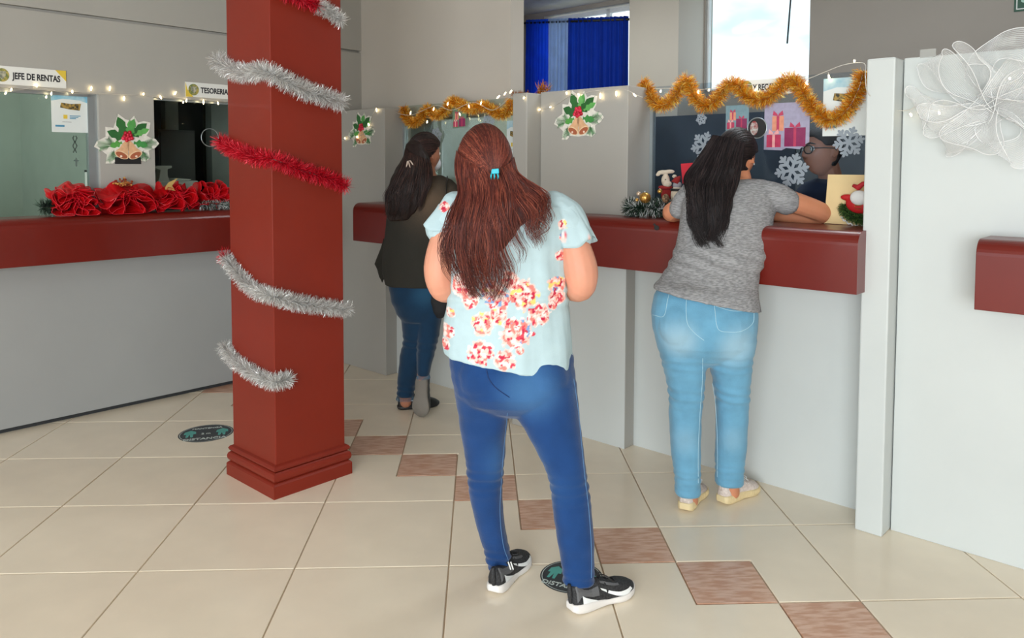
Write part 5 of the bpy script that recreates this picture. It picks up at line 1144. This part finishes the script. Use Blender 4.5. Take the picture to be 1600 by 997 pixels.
def foam_shoes(parent, heel, fwd, L):
    T, surf, u_, s_, hw, ip, st = shoe(parent, heel, fwd, (0, 0, 1), L, 'foam'); o = mk('shoe_upper', u_, KNIT, parent, smooth=True, label='cream knitted sneaker upper')
    so = mk('shoe_sole', s_, FOAM, parent, smooth=True, bevel=.003, label='thick pale yellow ribbed sole'); rb = MB()
    for i in range(26):
        x = .02+.95*i/25
        for sg in (-1, 1): rb.tube([T(x, sg*hw(x)*1.12, .010), T(x, sg*hw(x)*1.135, .020), T(x, sg*hw(x)*1.10, .032)], .0014, 4)
    mk('sole_ribs', rb, FOAM, so, kind='stuff')
    mk('laces', lace_loops(surf, T, .44, .62, 4), SWH, o, smooth=True)
    mk('heel_loop', MB().tube([T(-.005, 0, .06), T(-.04, 0, .085), T(-.01, 0, .10)], .004, 6), KNIT, o, smooth=True)
foam_shoes(p2, fl(1071, 801)+Vector((0, .01, 0)), (.50, .87, 0), .25); foam_shoes(p2, fl(1128, 789)+Vector((0, .01, 0)), (.80, .60, 0), .25)
# ================================================================== WOMAN 3
O3 = Vector((-.40, 4.60, 0))
p3 = thing('person', 'person at the far counter, dark brown hair, black openwork cardigan and one foot on tiptoe', 'person', O3)
hips3 = [(425, 606, 700, 4.57, .12), (450, 608, 697, 4.565, .135), (472, 612, 694, 4.56, .135), (490, 620, 692, 4.56, .115), (500, 627, 689, 4.565, .10)]
l3L = [(472, 614, 668, 4.57, .11), (500, 627, 675, 4.58, .098), (530, 630, 672, 4.60, .085), (555, 625, 664, 4.61, .074), (580, 622, 656, 4.62, .068), (600, 621, 650, 4.63, .056), (620, 620, 646, 4.63, .048)]
l3R = [(472, 648, 694, 4.55, .11), (500, 652, 690, 4.55, .09), (525, 652, 686, 4.54, .08), (548, 652, 680, 4.53, .07), (570, 651, 674, 4.51, .058), (586, 652, 671, 4.50, .046)]
DEN3 = denim_mat('navy_denim', lin(16, 48, 74), lin(40, 85, 115), [(at(665, 460, 4.45)-O3, .12, .6)])
mk('jeans', sil(sil(sil(MB(), hips3), l3L), l3R), DEN3, p3, remesh=.007, smoothit=5, disp=folds(1, [(.42, .05, .003, 150), (.12, .05, .003, 180)], s=9))
fr_ = MB()
for rows in (l3L, l3R):
    y, xl, xr, Y, d = rows[-1]
    for i in range(60):
        a = 6.283*i/60; c = at((xl+xr)/2, y, Y)+Vector((math.cos(a)*(xr-xl)/2*Y/FPX, math.sin(a)*d, .002)); fr_.tube([c, c+Vector((math.cos(a)*.005, math.sin(a)*.005, -.016-.006*random.random()))], .0013, 3)
mk('frayed_hem', fr_, mat('fray', lin(85, 110, 130), .9), p3, kind='stuff')
card = [(274, 652, 690, 4.66, .055), (281, 634, 706, 4.66, .085), (292, 618, 716, 4.655, .105), (312, 608, 722, 4.64, .118), (340, 604, 720, 4.62, .122), (370, 601, 713, 4.60, .122), (400, 598, 706, 4.58, .128), (425, 597, 702, 4.57, .136), (445, 602, 700, 4.565, .140)]
cm = sil(MB(), card, 32)
limb(cm, [(626, 302, 4.71, .058), (622, 322, 4.80, .052), (630, 330, 4.92, .046), (660, 322, 5.0, .036)]); limb(cm, [(706, 304, 4.62, .06), (722, 322, 4.68, .055), (728, 330, 4.80, .047), (706, 322, 4.92, .037)])
CARD = mat('black_openwork_knit', lin(40, 38, 32), .95, bump=.2, bscale=120)
t = CARD.node_tree; p = t.nodes['Principled BSDF']; base = p.inputs['Base Color'].links[0].from_socket
tcn = t.nodes.new('ShaderNodeTexCoord'); mpn = t.nodes.new('ShaderNodeMapping'); mpn.inputs['Scale'].default_value = (58, 0, 58)
vo = t.nodes.new('ShaderNodeTexVoronoi'); vo.inputs['Randomness'].default_value = .15; t.links.new(tcn.outputs['Object'], mpn.inputs[0]); t.links.new(mpn.outputs[0], vo.inputs['Vector'])
le = t.nodes.new('ShaderNodeMath'); le.operation = 'LESS_THAN'; le.inputs[1].default_value = .27; t.links.new(vo.outputs['Distance'], le.inputs[0])
dd = t.nodes.new('ShaderNodeVectorMath'); dd.operation = 'DISTANCE'; dd.inputs[1].default_value = at(672, 312, 4.53)-O3; t.links.new(tcn.outputs['Object'], dd.inputs[0])
l2 = t.nodes.new('ShaderNodeMath'); l2.operation = 'MULTIPLY_ADD'; l2.inputs[1].default_value = -1.15; l2.inputs[2].default_value = .38; t.links.new(dd.outputs['Value'], l2.inputs[0]); t.links.new(l2.outputs[0], le.inputs[1])
mu = le
mx = t.nodes.new('ShaderNodeMix'); mx.data_type = 'RGBA'; mx.inputs['B'].default_value = (*lin(150, 122, 98), 1); t.links.new(mu.outputs[0], mx.inputs['Factor']); t.links.new(base, mx.inputs['A']); t.links.new(mx.outputs['Result'], p.inputs['Base Color'])
mk('cardigan', cm, CARD, p3, remesh=.006, smoothit=4, disp=lambda c, n: .004*N3(c, 14, 14, 7, 3))
pn = MB(); k0 = smooth_path([at(600, 372, 4.60), at(594, 392, 4.61), at(586, 412, 4.62)], 12); k1 = smooth_path([at(604, 430, 4.57), at(600, 436, 4.58), at(597, 442, 4.58)], 12)
for i in range(12):
    for j in range(7): q = k0[i].lerp(k1[i], j/6); pn.v.append(q+Vector((0, .012*math.sin(j*1.7+i*.4), 0))); pn.c.append((1, 1, 1))
for i in range(11):
    for j in range(6): a = i*7+j; pn.f.append((a, a+1, a+8, a+7))
dr = mk('cardigan_drape', pn, CARD, p3, smooth=True, fixn=False); sld = dr.modifiers.new('s', 'SOLIDIFY'); sld.thickness = .004
mk('bag_strap', MB().tube([at(699, 276, 4.60), at(697, 300, 4.53), at(700, 350, 4.49), at(704, 400, 4.49), at(704, 440, 4.50)], .010, 6, flat=.3), BLACK, p3, smooth=True)
b3 = MB(); sil(b3, shrink(hips3[:-1], .85)); sil(b3, shrink(l3L, .8)); sil(b3, shrink(l3R, .8)); sil(b3, shrink(card[1:8], .86))
limb(b3, [(666, 258, 4.66, .048), (668, 272, 4.66, .050), (668, 284, 4.66, .07)])
limb(b3, [(660, 322, 4.99, .03), (676, 318, 5.03, .026)]); limb(b3, [(706, 322, 4.90, .032), (694, 318, 4.97, .026)])
A3 = axes((.72, .69), .08); H3 = at(664, 241, 4.66); head_mesh(b3, H3, A3)
hand(b3, at(678, 318, 5.03), (.9, .4, 0), (0, 0, -1), (.3, -1, 0), .3); hand(b3, at(692, 318, 4.975), (-.5, .85, 0), (0, 0, -1), (-.8, -.5, 0), .3)
limb(b3, [(633, 610, 4.63, .036), (634, 628, 4.64, .035)]); limb(b3, [(661, 582, 4.50, .034), (659, 596, 4.52, .033)])
mk('body', b3, SKIN3, p3, remesh=.0055, smoothit=3)
for sg in (-1, 1):
    e = mk('eye', MB().ell(H3+A3[0]*sg*.032+A3[1]*.079+A3[2]*.010, (.0115,)*3, 12, 8), WHITE, p3, smooth=True); mk('iris', MB().ell(H3+A3[0]*sg*.032+A3[1]*.0875+A3[2]*.010, (.0045, .003, .0045), 8, 6), BLACK, e, smooth=True)
mk('face_mask', MB().ell(H3+A3[1]*.084+A3[2]*-.05, (.046, .028, .042), 16, 10, ax=A3), mat('mask_white', lin(205, 210, 215), .8), p3, smooth=True)
HC3 = [lin(38, 26, 24), lin(52, 36, 32), lin(28, 20, 20), lin(70, 46, 40)]
hc = MB(); hair_cap(hc, H3, A3, th=.013, hairline=.05, side=.005)
sil(hc, [(216, 645, 656, 4.62, .015), (220, 639, 661, 4.61, .035), (226, 634, 664, 4.60, .05), (245, 630, 672, 4.575, .065), (262, 620, 674, 4.555, .07), (280, 610, 672, 4.535, .066), (298, 605, 668, 4.52, .058), (315, 602, 660, 4.51, .048), (332, 602, 648, 4.505, .035), (345, 606, 636, 4.50, .018)], 30, 2.1)
hb = mk('hair', hc, HAIR, p3, remesh=.0065, smoothit=6, colfn=lambda c, n: lin(36, 25, 23), disp=lambda c, n: .005*N3(c, 40, 40, 8))
h3 = MB()
def dep3(v):
    tab = [(225, 4.54), (245, 4.492), (262, 4.468), (280, 4.452), (298, 4.445), (330, 4.448), (350, 4.47)]
    for (a, x), (b, y) in zip(tab, tab[1:]):
        if v <= b: return x+(y-x)*max(0, (v-a)/(b-a))
    return 4.47
head_strands(h3, H3, A3, [(.75, -.35, -.12), (.9, -.1, .15), (.85, .2, .45), (.5, .6, .8), (0, .75, .9), (-.6, .6, .75), (-.95, .1, .3), (-.9, -.3, -.2)], (-.45, -.88, -.30), .0125, .022, HC3, 800, .0018)
fall_strands(h3, [[(634, 232), (628, 262), (614, 285), (602, 312), (601, 340)], [(640, 238), (634, 262), (624, 288), (616, 318), (614, 346)], [(648, 242), (646, 266), (640, 290), (632, 318), (628, 346)], [(660, 246), (662, 268), (658, 292), (650, 318), (644, 338)], [(672, 250), (676, 270), (672, 292), (664, 312), (656, 328)]],
             lambda u, v, t: dep3(v)+.03*abs(2*t-1)**2, 900, HC3, r0=.0018, wave=2.2, spread=.6, rng=random.Random(33))
mk('hair_strands', h3, HAIR, hb, smooth=True, fixn=False, kind='stuff')
cq = at(640, 257, 4.475); mk('claw_clip', MB().tube([cq+Vector(q) for q in [(-.018, 0, -.018), (-.010, -.006, .018), (.004, -.008, .022), (.022, -.004, -.004), (.016, 0, -.016), (-.004, 0, -.020)]], .0045, 6, closed=True).tube([cq+Vector((-.006, -.004, .016)), cq+Vector((.004, -.006, -.018))], .004, 6), mat('pearl_clip', lin(200, 180, 165), .3), p3, smooth=True, label='pale hair claw clip')
T, surf, u_, s_, hw, ip, st = shoe(p3, fl(622, 641)+Vector((0, .02, 0)), (.90, .30, 0), (0, 0, 1), .25, 'black'); o = mk('shoe_upper', u_, BLACK, p3, smooth=True); mk('shoe_sole', s_, BLACK, p3, smooth=True)
mk('check_emblem', band(surf, [(.30, .45), (.45, .28), (.6, .15), (.72, .22)], [(.28, .6), (.45, .46), (.6, .4), (.7, .45)]), SWH, o, fixn=False)
hq = at(658, 588, 4.50); tq = at(656, 646, 4.50); tq.z = .018; fd = (tq-hq)
T, surf, u_, s_, hw, ip, st = shoe(p3, hq+Vector((0, -.02, 0)), fd, (.42, 1, .05), max(.235, fd.length), 'black', scale=1.12); o = mk('shoe_upper', u_, BLACK, p3, smooth=True); mk('shoe_sole', s_, GUM, p3, smooth=True, label='grey rubber sole turned to the room')
BAGM = mat('black_fabric_bag', (.012, .012, .014), .8, bump=.3, bscale=40)
bg_ = thing('shoulder_bag', 'black fabric shoulder bag hanging at the hip of the person at the far counter', 'bag', at(694, 500, 4.48))
mk('bag_body', sil(MB(), [(436, 684, 712, 4.49, .03), (450, 672, 716, 4.48, .05), (470, 670, 712, 4.475, .055), (488, 676, 700, 4.475, .04), (498, 682, 692, 4.475, .02)]), BAGM, bg_, remesh=.006, smoothit=3, disp=lambda c, n: .006*N3(c, 18, 18, 18))
mk('bag_flap', sil(MB(), [(434, 684, 713, 4.485, .035), (448, 680, 716, 4.465, .045), (458, 682, 712, 4.455, .04)]), BAGM, bg_, smooth=True)
# ================================================================== MAN behind the glass
O4 = Vector((1.64, 3.74, 0))
p4 = thing('person', 'person in dark jacket and glasses sitting behind the right window glass', 'person', O4)
jk = [(279, 1268, 1322, 3.72, .07), (286, 1250, 1340, 3.74, .11), (300, 1238, 1352, 3.76, .15), (330, 1232, 1358, 3.77, .16), (380, 1230, 1360, 3.78, .16), (440, 1228, 1362, 3.78, .16), (490, 1224, 1366, 3.78, .17)]
jk = [(y, xl+8, xr, Y+.02, min(d, .14)) for y, xl, xr, Y, d in jk]
JKM = mat('navy_jacket', lin(22, 34, 58), .8, bump=.2, bscale=60)
mj = sil(MB(), jk, 30); limb(mj, [(1290, 298, 3.72, .06), (1278, 345, 3.73, .055), (1262, 385, 3.76, .05), (1236, 378, 3.80, .04)]); limb(mj, [(1312, 300, 3.92, .06), (1300, 345, 3.95, .052), (1262, 378, 3.98, .045), (1240, 372, 3.98, .038)])
mk('jacket', mj, JKM, p4, remesh=.007, smoothit=4, disp=lambda c, n: .004*N3(c, 14, 14, 20, 6))
mk('trousers', sil(MB(), [(480, 1226, 1362, 3.80, .13), (510, 1200, 1362, 3.82, .13), (530, 1180, 1360, 3.83, .11)], 24).tube([at(1200, 520, 3.78), at(1196, 660, 3.80), at(1200, 690, 3.80)], [.07, .05, .05], 12).tube([at(1215, 520, 3.92), at(1212, 650, 3.95), at(1214, 680, 3.95)], [.07, .05, .05], 12), SOCK, p4, remesh=.008, smoothit=3)
ch = thing('office_chair', 'dark office chair under the seated person behind the glass', 'chair', Vector((1.70, 3.82, 0)))
sz = at(1300, 545, 3.82).z
mk('seat', MB().box(1.42, 1.98, 3.68, 3.98, sz-.06, sz), SOCK, ch, bevel=.02); mk('post', MB().tube([(1.70, 3.82, .04), (1.70, 3.82, sz-.05)], .025, 10), METAL, ch)
for k in range(5): mk('leg', MB().tube([(1.70, 3.82, .07), (1.70+.24*math.cos(k*1.2566), 3.82+.20*math.sin(k*1.2566), .03)], [.022, .015], 8), BLACK, ch)
SKIN4 = mat('skin_deep', lin(176, 118, 95), .5, spec=.35, noise_amt=.05, nscale=12, sss=.08)
b4 = MB(); A4 = axes((-.96, -.27), .0); H4 = at(1284, 236, 3.69)
sil(b4, shrink(jk[1:6], .85)); limb(b4, [(1294, 262, 3.71, .052), (1298, 282, 3.73, .056), (1298, 296, 3.74, .07)])
head_mesh(b4, H4, A4); limb(b4, [(1240, 378, 3.80, .03), (1226, 374, 3.81, .026)]); hand(b4, at(1224, 374, 3.81), (-1, .1, .1), (0, .3, -1), (0, -1, .3), .4)
limb(b4, [(1242, 372, 3.98, .03), (1228, 369, 3.98, .026)]); hand(b4, at(1226, 369, 3.98), (-1, 0, .1), (0, 0, -1), (0, -1, 0), .4)
mk('body', b4, SKIN4, p4, remesh=.0048, smoothit=2)
hc = MB(); hair_cap(hc, H4, A4, th=.008, hairline=.062, side=-.012, temple=.026)
mk('hair', hc, mat('short_black_hair', lin(24, 20, 22), .6, bump=.6, bscale=180), p4, remesh=.005, smoothit=3)
for sg in (-1, 1):
    e = mk('eye', MB().ell(H4+A4[0]*sg*.032+A4[1]*.079+A4[2]*.010, (.0115,)*3, 12, 8), WHITE, p4, smooth=True); mk('iris', MB().ell(H4+A4[0]*sg*.032+A4[1]*.0875+A4[2]*.010, (.0045, .003, .0045), 8, 6), BLACK, e, smooth=True)
    mk('eyebrow', MB().tube([H4+A4[0]*sg*x+A4[1]*y+A4[2]*z for x, y, z in [(.014, .095, .032), (.034, .092, .037), (.052, .078, .031)]], [.003, .004, .002], 6), BLACK, p4, smooth=True)
gl = thing('glasses', 'dark framed glasses on the face of the person behind the window', 'glasses', H4+A4[1]*.10-Vector((0, 0, .02)))
for sg in (-1, 1):
    R_ = [H4+A4[0]*(sg*.036+.027*math.cos(a)*(1 if abs(math.cos(a)) < .8 else .95))+A4[1]*(.112-.010*abs(.036+.027*math.cos(a)*sg)/.06)+A4[2]*(.006+.020*math.sin(a)) for a in [6.2832*i/20 for i in range(20)]]
    f_ = mk('lens_frame', MB().tube(R_, .0028, 6, closed=True), BLACK, gl, smooth=True)
    mb = MB(); mb.add(R_, [tuple(range(20))]); mk('lens', mb, GLASS, f_, fixn=False)
    mk('temple', MB().tube([H4+A4[0]*sg*.064+A4[1]*.100+A4[2]*.012, H4+A4[0]*sg*.079+A4[1]*.05+A4[2]*.014, H4+A4[0]*sg*.083+A4[1]*-.006+A4[2]*.012, H4+A4[0]*sg*.082+A4[1]*-.022+A4[2]*-.006], .0024, 6), BLACK, gl, smooth=True)
mk('bridge', MB().tube([H4+A4[0]*-.010+A4[1]*.112+A4[2]*.012, H4+A4[1]*.116+A4[2]*.014, H4+A4[0]*.010+A4[1]*.112+A4[2]*.012], .0022, 6), BLACK, gl)
